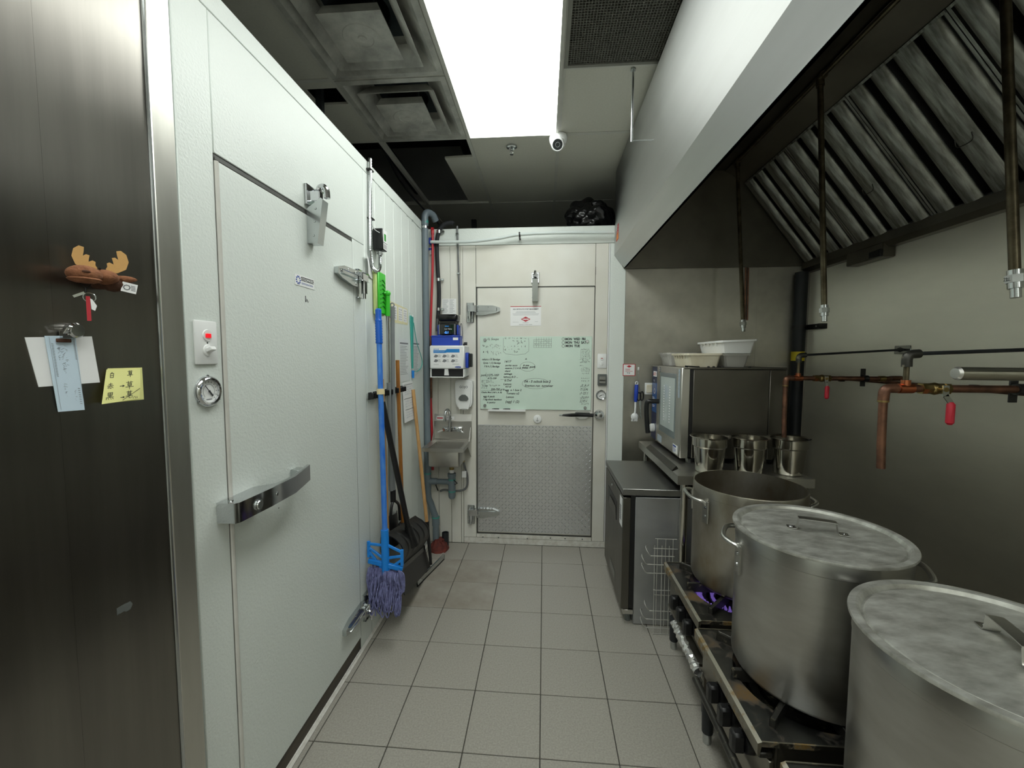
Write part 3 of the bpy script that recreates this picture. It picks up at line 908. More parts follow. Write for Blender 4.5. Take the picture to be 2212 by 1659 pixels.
t = thing('key_ring', 'bunch of keys with red and white tag hanging under the plush', 'keys', tuple(P(.01, -.014, -.045)))
k = MB().tube(cr([P(.014, -.024, -.014), P(.016, -.014, -.026), P(.014, -.004, -.014)], 6), .0009, 6)
k.tube([P(.016, -.014, -.026), P(.016, -.014, -.038)], .001, 6)
part('cord', k, M['black'], t)
part('ring', MB().tube([P(.016, -.010 + .009 * math.cos(2 * PI * i / 20), -.044 + .009 * math.sin(2 * PI * i / 20)) for i in range(20)], .0011, 6, True), M['zinc'], t)
part('key', MB().obox(P(.016, -.024, -.040), VF, (VR * .86 + Z * .5).normalized(), (Z * .86 - VR * .5).normalized(), .001, .009, .0024), M['zinc'], t)
part('red_tag', MB().obox(P(.016, -.012, -.066), VF, VR, Z, .001, .0030, .024), M['ink_red'], t)
part('white_tag', MB().prism([P(.0175, -.009, -.046), P(.0175, -.006, -.048), P(.0175, .0, -.060), P(.0175, -.003, -.070), P(.0175, -.008, -.067)], VF * .001), M['paper'], t)

# bulldog clip magnet with sheets
def wall_quad(pts, th=.0008, x=PX):
    return MB().prism([(x, y, z) for y, z in pts], X * th)
solo('paper_sheet', wall_quad([(-.827, 1.590), (-.716, 1.597), (-.706, 1.501), (-.812, 1.499)], .0012, PX + .0004), M['paper'], 'white paper sheet under the clip, behind the blue cheque', 'paper', (PX, -.77, 1.5))
ch = solo('cheque', wall_quad([(-.799, 1.594), (-.748, 1.597), (-.740, 1.447), (-.786, 1.449)], .0008, PX + .003), M['paper_blue'], 'long pale blue cheque hanging upright over the white sheet', 'paper', (PX, -.77, 1.45))
k = MB()
q = lambda u, v: Vector((PX + .0042, -.799 + .051 * u + .012 * v, 1.595 - .147 * v))
for u in (.12, .93): k.stroke([q(u, .02), q(u, .97)], .0005, X)
for i in range(22):
    v = .10 + .02 * i
    k.stroke([q(.16, v), q(.22, v + .008)], .0008, X)
for i in range(14): k.stroke([q(.88, .07 + .018 * i), q(.93, .075 + .018 * i)], .0007, X)
for i in range(8):
    k.stroke([q(.80, .70 + .03 * i), q(.86, .705 + .03 * i)], .0009, X)
part('cheque_print', k, M['ink_soft'], ch)
k = MB()
dn = Vector((0, .0067 / .15, -.147 / .15)).normalized()
for u, v, w_ in ((.52, .12, .045), (.42, .16, .05), (.30, .14, .028), (.34, .62, .028), (.62, .72, .024)):
    scrawl(k, q(u, v), dn, Y, X, w_, .006, .0007, 2)
part('handwriting', k, M['ink_pale'], ch)
cl = thing('bulldog_clip', 'chrome bulldog clip on a round magnet gripping the papers', 'clip', (PX, -.764, 1.60))
part('magnet', MB().lathe([(.0, .0), (.014, .0), (.015, .004), (.015, .012), (.012, .016), (0, .016)], (PX, -.752, 1.607), X, 24), M['chrome'], cl)
k = MB().prism([(PX + .004, -.775, 1.592), (PX + .010, -.775, 1.592), (PX + .014, -.775, 1.604), (PX + .002, -.775, 1.604)], Y * .016)
k.tube([(PX + .014, -.776, 1.600), (PX + .020, -.774, 1.611), (PX + .020, -.768, 1.611), (PX + .014, -.766, 1.600)], .0018, 6)
k.ball((PX + .016, -.771, 1.602), .005, None, None, 1)
part('jaw', k, M['chrome'], cl)
part('jaw_tip', MB().box((PX + .0045, -.783, 1.583), (PX + .008, -.758, 1.590), .001), M['brown_dk'], cl)

nt_ = Vector((PX, -.66, 1.49))
st = thing('sticky_note', 'curling yellow sticky note with handwritten Chinese characters', 'note', tuple(nt_))
def nf(u, v):
    y = -.697 + .071 * u + .006 * (1 - v) - .016 * v * (1 - u) - .004 * v
    z = 1.528 - .072 * v + .003 * u * v
    o = .001 + .012 * v * v * (1.0 - .5 * u) + .004 * math.sin(v * 2.6) + .003 * max(0, u - .8) * (1 - v) * 5
    return (PX + o, y, z)
part('sheet', MB().grid(nf, 8, 10, X * .0005), M['paper_yel'], st)
part('under_note', MB().box((PX, -.688, 1.455), (PX + .0008, -.612, 1.530)), M['paper_yel'], st)
GL = {
 'bai': [[(.5, 1.05), (.38, .85)], [(.2, .8), (.22, 0), (.8, 0), (.82, .8), (.2, .8)], [(.22, .4), (.8, .42)]],
 'chi': [[(.2, .82), (.8, .84)], [(.5, 1.05), (.5, .55)], [(.02, .52), (.98, .56)], [(.4, .52), (.28, .02)], [(.6, .52), (.62, .02), (.52, .08)], [(.2, .36), (.08, .14)], [(.8, .36), (.95, .12)]],
 'hei': [[(.2, 1.0), (.22, .6), (.8, .6), (.82, 1.0), (.2, 1.0)], [(.22, .8), (.8, .8)], [(.5, 1.0), (.5, .3)], [(.25, .46), (.75, .46)], [(.0, .28), (1, .3)], [(.1, .14), (.04, 0)], [(.36, .14), (.38, 0)], [(.64, .14), (.7, 0)], [(.88, .16), (.98, 0)]],
 'cao': [[(.08, .85), (.92, .88)], [(.34, 1.0), (.34, .74)], [(.66, 1.02), (.66, .74)], [(.26, .66), (.28, .36), (.74, .36), (.76, .66), (.26, .66)], [(.28, .5), (.74, .5)], [(.0, .2), (1, .22)], [(.5, .36), (.5, -.12)]],
 'arrow': [[(0, .5), (1, .5)], [(.6, .75), (1, .5), (.6, .25)]],
}
k = MB()
def glyph(name, u, v, su, sv):
    for s_ in GL[name]:
        pts = [Vector(nf(u + a * su, v + (1 - b) * sv)) + X * .0008 for a, b in s_]
        k.stroke(pts, .0012, X)
glyph('bai', .10, .10, .14, .15); glyph('cao', .62, .06, .18, .18)
glyph('chi', .08, .42, .16, .16); glyph('arrow', .42, .48, .12, .10); glyph('cao', .58, .40, .22, .22)
glyph('hei', .08, .70, .19, .19); glyph('arrow', .46, .84, .10, .08); glyph('cao', .60, .70, .18, .20)
k.stroke([Vector(nf(.52, .97)) + X * .0008, Vector(nf(.75, .82)) + X * .0008, Vector(nf(.98, .66)) + X * .0008], .001, X)
scrawl(k, Vector(nf(.70, .965)) + X * .001, Y, Z, X, .020, .005, .0008, 1)
part('handwriting', k, M['ink'], st)

# switch plate with red pilot
t = thing('pilot_switch', 'white wall plate with lit red pilot and toggle, left cold room', 'switch', (LX, -.41, 1.53))
part('plate', MB().box((LX, -.449, 1.533), (LX + .007, -.371, 1.656), .004, 2), M['white_pl'], t)
for z in (1.615, 1.573):
    r = part('insert', MB().lathe([(0, .003), (.0155, .003), (.017, 0)], (LX + .0065, -.408, z), X, 20), M['white_pl'], t)
part('pilot_lamp', MB().box((LX + .009, -.417, 1.608), (LX + .0125, -.399, 1.620), .001), M['red_lit'], t)
part('toggle', MB().obox((LX + .017, -.408, 1.576), Vector((.9, 0, .4)).normalized(), Y, Vector((-.4, 0, .9)).normalized(), .009, .009, .0055, .0015), M['white_pl'], t)
part('screw', MB().lathe([(0, .001), (.003, 0)], (LX + .0072, -.408, 1.594), X, 8), M['zinc'], t)

def dial(c, out, right, r, label, needle):
    t = thing('dial_thermometer', label, 'thermometer', tuple(c))
    o, R = Vector(out), Vector(right)
    part('bezel', MB().lathe([(r * .70, .004), (r * .72, .011), (r * .84, .013), (r * .95, .009), (r, .002), (r, 0), (r * .7, 0)], c, o, 40, True), M['chrome'], t)
    f = part('face', MB().lathe([(0, .005), (r * .71, .005)], c, o, 36), M['white_pl'], t)
    c2 = Vector(c) + o * .0055
    k = MB()
    for i in range(13):
        a = math.radians(225 - 270 * i / 12)
        d = R * math.cos(a) + Z * math.sin(a)
        k.stroke([c2 + d * r * .56, c2 + d * r * .64], r * .04, o)
    arc = [c2 + (R * math.cos(math.radians(225 - 270 * i / 24)) + Z * math.sin(math.radians(225 - 270 * i / 24))) * r * .44 for i in range(25)]
    k.stroke(arc, r * .025, o)
    k.stroke([c2 - R * r * .2 - Z * r * .5, c2 + R * r * .2 - Z * r * .5], r * .05, o)
    part('scale_print', k, M['ink_soft'], f)
    d = R * math.cos(math.radians(needle)) + Z * math.sin(math.radians(needle))
    c3 = c2 + o * .002
    part('needle', MB().bar(c3 - d * r * .40, c3 + d * r * .02, r * .10, .001, o).bar(c3, c3 + d * r * .5, r * .04, .001, o).cyl(c3 - o * .001, c3 + o * .001, r * .07, None, 12), M['ink'], t)
    k = MB()
    for a in (90, 215, 325):
        k.ball(Vector(c) + (R * math.cos(math.radians(a)) + Z * math.sin(math.radians(a))) * r * .97 + o * .004, r * .10, None, None, 1)
    part('screw', k, M['zinc'], t)
dial((LX, -.409, 1.457), X, Y, .045, 'round chrome dial thermometer under the red pilot plate, left cold room', 130)
dial((.462, BY, 1.252), -Y, X, .042, 'round chrome dial thermometer beside the door with the whiteboard', 30)

# ==================================================================
# LEFT WALL BEYOND THE DOOR: controller, papers, tools
# ==================================================================
t = thing('temperature_controller', 'black temperature control box with flexible conduit, high on the left cold room', 'controller', (LX, .80, 2.14))
part('case', MB().box((LX + .004, .752, 2.146), (LX + .062, .815, 2.262), .004), M['black'], t)
f = part('label_face', MB().box((LX + .062, .757, 2.150), (LX + .0632, .811, 2.258), .0005), M['paper'], t)
k = MB().box((LX + .0633, .770, 2.198), (LX + .0636, .795, 2.236))
part('green_print', k, M['green_dk'], f)
k = MB()
for i in range(4): k.stroke([(LX + .0638, .762, 2.176 - i * .006), (LX + .0638, .804, 2.176 - i * .006)], .002, X)
k.stroke([(LX + .0638, .757, 2.187), (LX + .0638, .811, 2.187)], .003, X)
part('small_print', k, M['ink'], f)
part('gland', MB().cyl((LX + .032, .785, 2.146), (LX + .032, .785, 2.122), .013, None, 14).cyl((LX + .032, .785, 2.135), (LX + .032, .785, 2.128), .017, None, 6), M['zinc'], t)
cpts = cr([(LX + .014, .713, 2.615), (LX + .014, .709, 2.45), (LX + .014, .700, 2.26), (LX + .014, .698, 2.11), (LX + .018, .712, 2.045), (LX + .026, .748, 2.028), (LX + .031, .779, 2.055), (LX + .032, .785, 2.125)], 22)
k = MB().tube(cpts, .0105, 8, rr=[.0108 if i % 2 else .0088 for i in range(len(cpts))])
part('flexible_conduit', k, M['zinc'], t)
for z in (2.555, 2.30):
    part('cable_tie', MB().obox((LX + .012, .716, z), X, Y, Z, .013, .022, .004, .001), M['black'], t)
part('sensor_wire', MB().tube(cr([(LX + .02, .705, 2.268), (LX + .03, .725, 2.245), (LX + .045, .752, 2.236)], 6), .002, 6), M['white_pl'], t)
k = MB().grid(lambda u, v: (LX + .003 + .016 * (1 - u) ** 2 + .004 * math.sin(v * 3), .630 + .09 * u + .02 * v, 2.10 - .10 * v - .02 * u), 6, 6, X * .0006)
solo('folded_paper', k, M['paper'], 'crumpled white paper tucked behind the flexible conduit', 'paper', (LX, .68, 2.0))

# rail with clips
RXk = LX + .014
t = thing('tool_rail', 'black clip rail holding the mop and broom handles', 'tool rack', (LX, .9, 1.34))
part('rail', MB().box((LX, .640, 1.327), (LX + .012, 1.175, 1.357), .002), M['zinc'], t)
for y in (.655, .718, .783, .886, .946, 1.047, 1.100, 1.150):
    k = MB().box((LX + .0105, y - .019, 1.322), (LX + .0165, y + .019, 1.362), .001)
    k.box((LX + .0165, y - .020, 1.326), (LX + .040, y - .0140, 1.358), .002).box((LX + .0165, y + .0140, 1.326), (LX + .040, y + .020, 1.358), .002)
    part('clip', k, M['black'], t)

def pole(pts, r, n=12): return MB().tube(pts, r, n)
# blue string mop, head down
t = thing('string_mop', 'string mop with scuffed blue handle and periwinkle strands hanging on the rail', 'mop', (-.845, .60, .16))
tb0, tb1 = Vector((-.893, .690, 1.815)), Vector((-.842, .600, .60))
dv = (tb1 - tb0).normalized()
part('handle', MB().tube([tb0 + dv * .16, tb1], .0145, 14), M['blue_pole'], t)
n = 26
gp = [tb0 + dv * (.19 * i / n) for i in range(n + 1)]
gr = [.010 if i == 0 else (.0165 if i < 9 else (.0175 + .0022 * (i % 2))) for i in range(n + 1)]
part('hand_grip', MB().tube(gp, .018, 14, rr=gr), M['blue'], t)
part('rubber_ring', MB().tube([tb0 + dv * .435, tb0 + dv * .465], .021, 14), M['cream_rub'], t)
c = MB().tube([(-.843, .600, .625), (-.838, .594, .375)], .021, 14)
cb = part('clamp', c, M['blue_clamp'], t, 'sky blue plastic mop clamp')
mh = Vector((-.840, .596, .44))
arms = MB()
for sx, zz in ((-1, 0), (1, 0)):
    tip = mh + X * (sx * .092) + Z * (.055 + sx * -.020)
    for dz in (.10, .03, -.035):
        arms.bar(mh + X * sx * .015 + Z * dz, tip + Z * (dz * .3), .014, .010, Y, .002)
    arms.bar(tip + Z * .045, tip - Z * .045, .016, .012, Y, .002)
part('clamp_arm', arms, M['blue_clamp'], t)
part('cross_bar', MB().bar(mh + X * -.095 + Z * .012, mh + X * .095 + Z * -.028, .020, .026, Z, .003), M['blue_clamp'], t)
rnd = random.Random(3)
k = MB()
for i in range(150):
    u = rnd.random()
    x0 = -.925 + .165 * u
    y0 = mh.y + rnd.uniform(-.026, .026)
    grp = -1 if u < .52 else 1
    x3 = x0 + rnd.uniform(-.012, .012) + (.018 if grp < 0 else -.004)
    zb = rnd.uniform(.165, .24) + (.03 if grp > 0 else 0)
    yb = y0 * .5 + (mh.y + rnd.uniform(-.055, .03)) * .5
    pts = cr([(x0, y0, .425 - .03 * u), (x0 + rnd.uniform(-.006, .006), y0 - .012, .37), (x0 + rnd.uniform(-.014, .014), yb, .30), (x3, yb, zb + .03), (x3 + rnd.uniform(-.016, .016), yb + rnd.uniform(-.012, .012), zb)], 4)
    rr_ = [.0036] * len(pts)
    k.tube(pts, .0036, 5, rr=rr_)
for i in range(34):     # looped ends
    u = rnd.random()
    x0 = -.905 + .15 * u
    zb = rnd.uniform(.17, .30)
    yb = mh.y - .055 + rnd.uniform(-.012, .01)
    k.tube(cr([(x0, yb + .02, zb + .08), (x0 - .006, yb, zb + .03), (x0 + .004, yb, zb), (x0 + .014, yb, zb + .03), (x0 + .012, yb + .02, zb + .09)], 4), .0034, 5)
part('mop_strands', k, M['yarn'], t, kind='stuff')
k = MB()
for i in range(5):
    k.tube(cr([(-.762, .575, .415), (-.742 + .004 * i, .56, .36 + .01 * i), (-.738 + .003 * i, .56, .31), (-.752, .565, .27 + .012 * i)], 5), .0032, 5)
part('loose_strands', k, M['yarn'], t, kind='stuff')

# green flat mop (head up)
t = thing('flat_pad_mop', 'lime green flat pad mop standing head up on an aluminium pole', 'mop', (-.905, .85, .5))
part('pad', MB().box((LX + .002, .742, 1.790), (LX + .026, .858, 2.035), .006), M['green_pad'], t)
part('pad_holder', MB().box((LX + .026, .748, 1.797), (LX + .036, .852, 2.028), .004), M['green'], t)
k = MB()
for i in range(7):
    k.tube(cr([(LX + .037, .765, 1.83 + .024 * i), (LX + .038, .80, 1.845 + .024 * i), (LX + .037, .835, 1.83 + .024 * i)], 4), .003, 5)
part('moulded_rib', k, M['green_dk'], t)
k = MB().ball((LX + .052, .835, 1.918), .018, .016, .018, 2).cyl((LX + .036, .82, 1.918), (LX + .055, .835, 1.918), .009, None, 12)
k.tube([(LX + .052, .838, 1.915), (LX + .046, .844, 1.79)], .0135, 12, rr=[.013, .0145])
part('swivel_joint', k, M['green'], t)
part('pole', pole([(LX + .046, .846, 1.80), (LX + .030, .885, 1.40)], .0105), M['alu_pole'], t)
part('pole_end', pole([(LX + .030, .885, 1.40), (LX + .030, .893, .74)], .0125), M['grey_pole'], t)
# wooden pole behind the mop
t = thing('wooden_broom', 'raw wood broom handle between the blue mop and the aluminium pole', 'broom', (-.87, .70, .40))
part('pole', pole([(-.917, .779, 1.427), (-.917, .822, .50)], .0125), M['wood'], t)
part('broom_head', MB().box((-.942, .775, .40), (-.906, .872, .505), .008), M['black'], t)
solo('green_scraper', MB().ball((-.936, .845, .845), .008, .018, .10, 2), M['green'], 'bright green oval tool hanging behind the raw wood pole', 'tool', (-.936, .845, .76))
# grey pole with hanging eye and long-handled dustpan
t = thing('long_dustpan', 'black dustpan on a long grey pole with a hanging eye', 'dustpan', (-.88, .85, .45))
part('pole', pole([(-.9150, .962, 1.845), (-.9150, .926, .72)], .0135), M['grey_pole'], t)
k = MB().tube([(-.917, .961, 1.79), (-.917, .963, 1.855)], .0165, 12).tube([(-.917 + .012 * math.cos(a_ * PI / 8), .964, 1.868 + .012 * math.sin(a_ * PI / 8)) for a_ in range(16)], .004, 6, True)
part('hanging_eye', k, M['grey_pole'], t)
k = MB().tube([(-.917, .926, .735), (-.916, .924, .66)], .017, 12)
k.tube(cr([(-.916, .924, .67), (-.918, .90, .635), (-.922, .888, .56), (-.922, .888, .50)], 5), .009, 8).tube(cr([(-.916, .924, .67), (-.916, .97, .645), (-.916, 1.02, .60), (-.916, 1.035, .50)], 5), .009, 8)
part('yoke', k, M['black'], t)
part('pan', MB().grid(lambda u, v: (-.935 + .012 * v + .02 * math.sin(PI * u), .885 + .155 * u, .58 - .20 * v - .02 * u), 8, 6, (-.006, 0, 0)), M['black'], t)
# varnished wooden pole
t = thing('varnished_broom', 'brown varnished wooden pole right of the grey pole', 'broom', (-.87, .95, .40))
part('pole', pole([(-.917, 1.038, 1.533), (-.917, 1.088, .46)], .0125), M['wood_dk'], t)
part('broom_head', MB().box((-.942, 1.045, .36), (-.905, 1.20, .465), .008), M['black'], t)
# wood pole leaning, with floor squeegee
t = thing('floor_squeegee', 'floor squeegee with leaning wooden pole and long metal blade', 'squeegee', (-.792, 1.32, .0))
part('pole', pole([(LX + .0135, 1.395, 1.318), (-.826, 1.335, .36)], .0125), M['wood'], t)
k = MB().tube([(-.826, 1.335, .37), (-.795, 1.320, .06)], .013, 10, rr=[.0145, .010])
part('socket', k, M['black'], t)
part('blade_holder', MB().bar((-.748, 1.510, .030), (-.836, 1.130, .030), .012, .026, Z, .002), M['zinc'], t)
part('rubber_blade', MB().bar((-.747, 1.513, .010), (-.837, 1.127, .010), .005, .020, Z), M['black_rubber'], t)
# black snow-shovel-like scoop in front
t = thing('scoop_shovel', 'wide black plastic scoop shovel leaning with its black handle', 'shovel', (-.80, 1.0, .0))
TL, TR, BR, BL = Vector((-.850, .640, .585)), Vector((-.862, 1.190, .470)), Vector((-.812, 1.370, .012)), Vector((-.778, .720, .190))
nrm = (TR - TL).cross(BL - TL).normalized()
if nrm.x < 0: nrm = -nrm
def sf(u, v):
    p = TL.lerp(TR, u).lerp(BL.lerp(BR, u), v)
    bul = .060 * math.sin(PI * min(1, v / .55)) if v < .55 else 0.0
    rib = .006 * (math.cos(u * 2 * PI * 5) > .72) if .05 < v < .5 else 0
    return p + nrm * (bul + rib)
part('blade', MB().grid(sf, 60, 24, nrm * -.006), M['black'], t, sharp=.5)
a_, b_ = Vector(sf(.04, .60)), Vector(sf(.96, .60))
part('wear_strip', MB().bar(a_ + nrm * .004, b_ + nrm * .004, .030, .006, nrm, .002), M['black_gloss'], t)
hb = Vector(sf(.36, .20))
part('handle_socket', MB().tube([hb + Vector((-.012, -.012, .07)), hb + Vector((.004, .02, -.06))], .02, 12, rr=[.021, .036]), M['black'], t)
part('handle', pole([(-.897, .735, 1.300), hb + Vector((-.010, -.010, .05))], .0165), M['black'], t)

# papers on the left wall
def wall_sheet(name, pts, m, label, cat='paper', th=.0009, lines=0, ink='ink_soft'):
    o = solo(name, MB().prism([(LX + .0006, y, z) for y, z in pts], X * th), m, label, cat, (LX, pts[0][0], pts[3][1]))
    return o
o = wall_sheet('taped_note', [(.985, 1.900), (1.330, 1.885), (1.330, 1.775), (.985, 1.770)], M['paper_ylw2'], 'yellowed strip of three taped notes above the paper sheets', 'note')
for a in (1.045, 1.150, 1.240):
    q_ = part('note_slip', MB().box((LX + .0017, a, 1.790), (LX + .0022, a + .075, 1.880)), M['paper'], o)
    k = MB()
    for i in range(5): scrawl(k, (LX + .0026, a + .008, 1.860 - .016 * i), Y, Z, X, .055, .009, .0016, 2)
    part('handwriting', k, M['ink'], q_)
def printed(name, y0, y1, z0, z1, label, slant=0.0, m='paper'):
    o = wall_sheet(name, [(y0, z1), (y1, z1 - slant), (y1, z0 - slant), (y0, z0)], M[m], label)
    k = MB()
    w = y1 - y0
    k.stroke([(LX + .0022, y0 + w * .1, z1 - .03), (LX + .0022, y1 - w * .1, z1 - .03 - slant)], .010, X)
    print_lines(k, (LX + .0022, y0 + w * .1, z1 - .05), Y, Z, X, w * .8, int((z1 - z0 - .08) / .011), .0105, .0028)
    part('small_print', k, M['ink_soft'], o)
    return o
printed('printed_sheet', 1.150, 1.345, 1.385, 1.675, 'plastic-sleeved printed sheet behind the varnished pole', m='paper_grey')
printed('printed_sheet', 1.440, 1.600, 1.395, 1.680, 'printed list in the corner behind the teal stick', m='paper_grey')
o = solo('curled_chart', MB().grid(lambda u, v: (LX + .002 + .018 * (v ** 2) * (.4 + .6 * u) + .02 * max(0, .25 - u) * v, 1.200 + .215 * u + .05 * u * v, 1.380 - .275 * v - .0 * u), 8, 10, X * .0006), M['paper'], 'curling chart sheet hung low between the varnished and leaning poles', 'paper', (LX, 1.2, 1.1))
k = MB()
for v in (.07, .42, .70):
    k.stroke([(LX + .004 + .018 * v * v * (.4 + .6 * u), 1.215 + .19 * u + .05 * u * v, 1.380 - .275 * v) for u in (0.05, .35, .65, .98)], .0035, X)
part('ruled_line', k, M['ink_soft'], o)
k = MB()
for v in (.14, .2, .26, .32, .5, .56, .62, .78, .84, .9):
    scrawl(k, (LX + .006 + .018 * v * v * .8, 1.235, 1.378 - .275 * v), Y, Z, X, .17, .010, .0014, 4)
part('pencil_notes', k, M['ink_pale'], o)
t = thing('teal_stick', 'narrow teal plastic stick with a looped cord on the wall corner', 'tool', (LX, 1.41, 1.4))
part('body', MB().prism([(LX + .003, 1.372, 1.845), (LX + .003, 1.432, 1.838), (LX + .003, 1.418, 1.47), (LX + .003, 1.400, 1.47)], X * .008), M['teal'], t)
part('hook', MB().tube([(LX + .006, 1.38, 1.845), (LX + .006, 1.378, 1.868)], .004, 6).tube([(LX + .006, 1.425, 1.84), (LX + .006, 1.43, 1.855)], .004, 6), M['clear_hose'], t)
part('cord', MB().tube(cr([(LX + .012, 1.428, 1.80), (LX + .012, 1.50, 1.66), (LX + .012, 1.618, 1.54), (LX + .012, 1.610, 1.48), (LX + .012, 1.50, 1.445), (LX + .012, 1.415, 1.45)], 6), .003, 6), M['teal'], t)
part('toggle', MB().cyl((LX + .010, 1.408, 1.455), (LX + .010, 1.408, 1.40), .010, .008, 10), M['blue_clamp'], t)

# ==================================================================
# BACK-LEFT CORNER: pipes, dispensers, hand sink
# ==================================================================
t = thing('drain_pipe', 'grey plastic drain pipe running up the corner beside the sink', 'pipe', (-.90, 1.66, 0))
dx, dy = -.9205, 1.70
part('riser', MB().tube([(dx, dy, .42), (dx, dy, 2.60)], .0245, 20), M['pvc'], t)
el = part('top_elbow', MB().tube(cr([(dx, dy, 2.575), (dx, dy, 2.64), (dx + .015, dy + .02, 2.672), (dx + .045, dy + .06, 2.665), (dx + .06, dy + .09, 2.63)], 6), .0262, 18), M['pvc'], t)
part('cement_ring', MB().cyl((dx, dy, 2.585), (dx, dy, 2.605), .0264, None, 20), M['teal_primer'], el)
part('hose_clamp', MB().cyl((dx, dy, 2.545), (dx, dy, 2.562), .0258, None, 20), M['zinc'], t)
te = part('tee', MB().cyl((dx, dy, .49), (dx, dy, .62), .0262, None, 20).cyl((dx, dy, .553), (dx + .075, dy, .553), .026, None, 18), M['pvc'], t)
part('cement_ring', MB().cyl((dx, dy, .612), (dx, dy, .622), .0264, None, 20), M['teal_primer'], te)
part('trap_arm', MB().cyl((dx + .07, dy, .553), (-.752, dy - .008, .553), .022, None, 16), M['pvc'], t)
part('offset', MB().tube(cr([(dx, dy, .45), (dx + .004, dy, .41), (dx + .02, dy, .375), (dx + .045, dy, .30), (dx + .060, dy, .26), (dx + .062, dy, .22)], 5), .0255, 18).cyl((dx + .062, dy, .25), (dx + .062, dy, .19), .030, None, 18).cyl((dx + .062, dy, .20), (dx + .062, dy, .0), .0255, None, 18), M['pvc'], t)
part('cement_ring', MB().cyl((dx + .061, dy, .252), (dx + .061, dy, .262), .031, None, 20), M['teal_primer'], t)
t = thing('floor_pipe_stub', 'black pipe stub in rust red sealant on the floor corner', 'pipe', (-.83, 1.62, 0))
part('stub', MB().lathe([(.028, .0), (.028, .125), (.024, .125), (.024, .0)], (-.785, 1.715, 0), Z, 20, True), M['pipe_black'], t)
k = MB().lathe([(0, .0), (.080, 0), (.074, .020), (.060, .045), (.046, .066), (.036, .080), (0, .080)], (-.828, 1.685, 0), Z, 30)
for v in k.bm.verts: v.co += Vector((random.uniform(-.008, .008), random.uniform(-.012, .012), random.uniform(0, .006) if v.co.z > .01 else 0))
part('sealant', k, M['rust_foam'], t)
t = thing('red_water_tube', 'thin red water tube in the corner behind the grey drain pipe', 'pipe', (-.90, 1.75, .4))
k = MB().tube(cr([(-.880, 1.768, 2.545), (-.884, 1.768, 2.25), (-.897, 1.766, 1.95), (-.905, 1.76, 1.72)], 6), .0095, 10)
part('upper_tube', k, M['red_pipe'], t)
part('lower_tube', MB().tube(cr([(-.912, 1.775, 1.22), (-.909, 1.785, .98), (-.907, 1.79, .85), (-.905, 1.79, .62)], 6), .0105, 10), M['red_pipe'], t)
part('fitting', MB().cyl((-.890, 1.768, 2.56), (-.872, 1.768, 2.56), .015, None, 12).cyl((-.880, 1.768, 2.56), (-.880, 1.768, 2.52), .012, None, 12), M['red_pipe'], t)
part('copper_stub', MB().tube([(-.905, 1.76, 1.72), (-.905, 1.765, 1.22)], .010, 10), M['copper'], t)
t = thing('blue_valve', 'blue push fittings on white tube stubs behind the drain pipe', 'valve', (-.90, 1.78, 2.43))
part('white_stub', MB().cyl((-.900, 1.797, 2.50), (-.900, 1.797, 2.565), .010, None, 12).cyl((-.905, 1.797, 2.37), (-.905, 1.797, 2.43), .010, None, 12), M['white_pl'], t)
part('fitting', MB().cyl((-.905, 1.797, 2.455), (-.905, 1.797, 2.50), .016, None, 12).cyl((-.91, 1.797, 2.458), (-.872, 1.797, 2.458), .014, None, 12).cyl((-.908, 1.797, 2.405), (-.908, 1.797, 2.42), .014, None, 12), M['navy'], t)
t = thing('milky_hose', 'milky plastic hose running across the top of the cold room', 'hose', (-.2, BY, 2.48))
hp_ = cr([(-.893, 1.752, 2.458), (-.75, 1.752, 2.454), (-.55, 1.752, 2.456), (-.35, 1.752, 2.476), (-.19, 1.750, 2.500), (.1, 1.750, 2.508), (.53, 1.752, 2.502)], 6)
part('hose', MB().tube(hp_, .012, 10), M['clear_hose'], t)
part('clamp', MB().cyl((-.196, 1.750, 2.499), (-.184, 1.750, 2.500), .020, None, 14).box((-.196, 1.745, 2.475), (-.184, BY, 2.485)), M['black'], t)
t = thing('black_hose', 'black insulated hose with metal clamps running down to the dispenser', 'hose', (-.85, BY, 1.7))
part('hose', MB().tube(cr([(-.716, 1.785, 2.602), (-.735, 1.785, 2.612), (-.790, 1.785, 2.600), (-.835, 1.79, 2.55), (-.852, 1.79, 2.45), (-.848, 1.79, 2.26), (-.838, 1.79, 2.10), (-.842, 1.79, 1.95), (-.850, 1.79, 1.86)], 6), .016, 12), M['black_rubber'], t)
for z, x in ((2.545, -.835), (2.17, -.842), (1.935, -.843)):
    part('clamp', MB().cyl((x, 1.79, z - .012), (x, 1.79, z + .012), .020, None, 14).obox((x + .032, 1.79, z), X, Y, Z, .012, .006, .009, .002), M['zinc'], t)
part('grey_tail', MB().tube(cr([(-.850, 1.79, 1.88), (-.854, 1.79, 1.82), (-.855, 1.785, 1.79), (-.855, 1.785, 1.760)], 5), .014, 10), M['mount_grey'], t)
t = thing('thin_conduit', 'thin grey conduit strapped to the cold room beside the door', 'pipe', (-.68, BY, 1.75))
part('tube', MB().tube(cr([(-.690, 1.80, 2.59), (-.687, 1.80, 2.5), (-.682, 1.80, 2.3), (-.676, 1.80, 2.04), (-.676, 1.80, 1.96), (-.676, 1.80, 1.893)], 6), .0075, 8), M['grey_hose'], t)
for z, x in ((2.53, -.688), (2.22, -.680)):
    part('strap', MB().box((x - .014, 1.79, z - .006), (x + .010, BY, z + .006), .002), M['zinc'], t)
o = solo('dilution_chart', MB().box((-.822, BY - .0012, 1.893), (-.704, BY - .0003, 2.022)), M['paper'], 'small printed chart above the black dispenser unit', 'paper', (-.76, BY, 1.9))
k = MB()
print_lines(k, (-.812, BY - .0018, 2.012), X, Z, -Y, .045, 11, .0098, .0022)
print_lines(k, (-.758, BY - .0018, 2.012), X, Z, -Y, .045, 11, .0098, .0022)
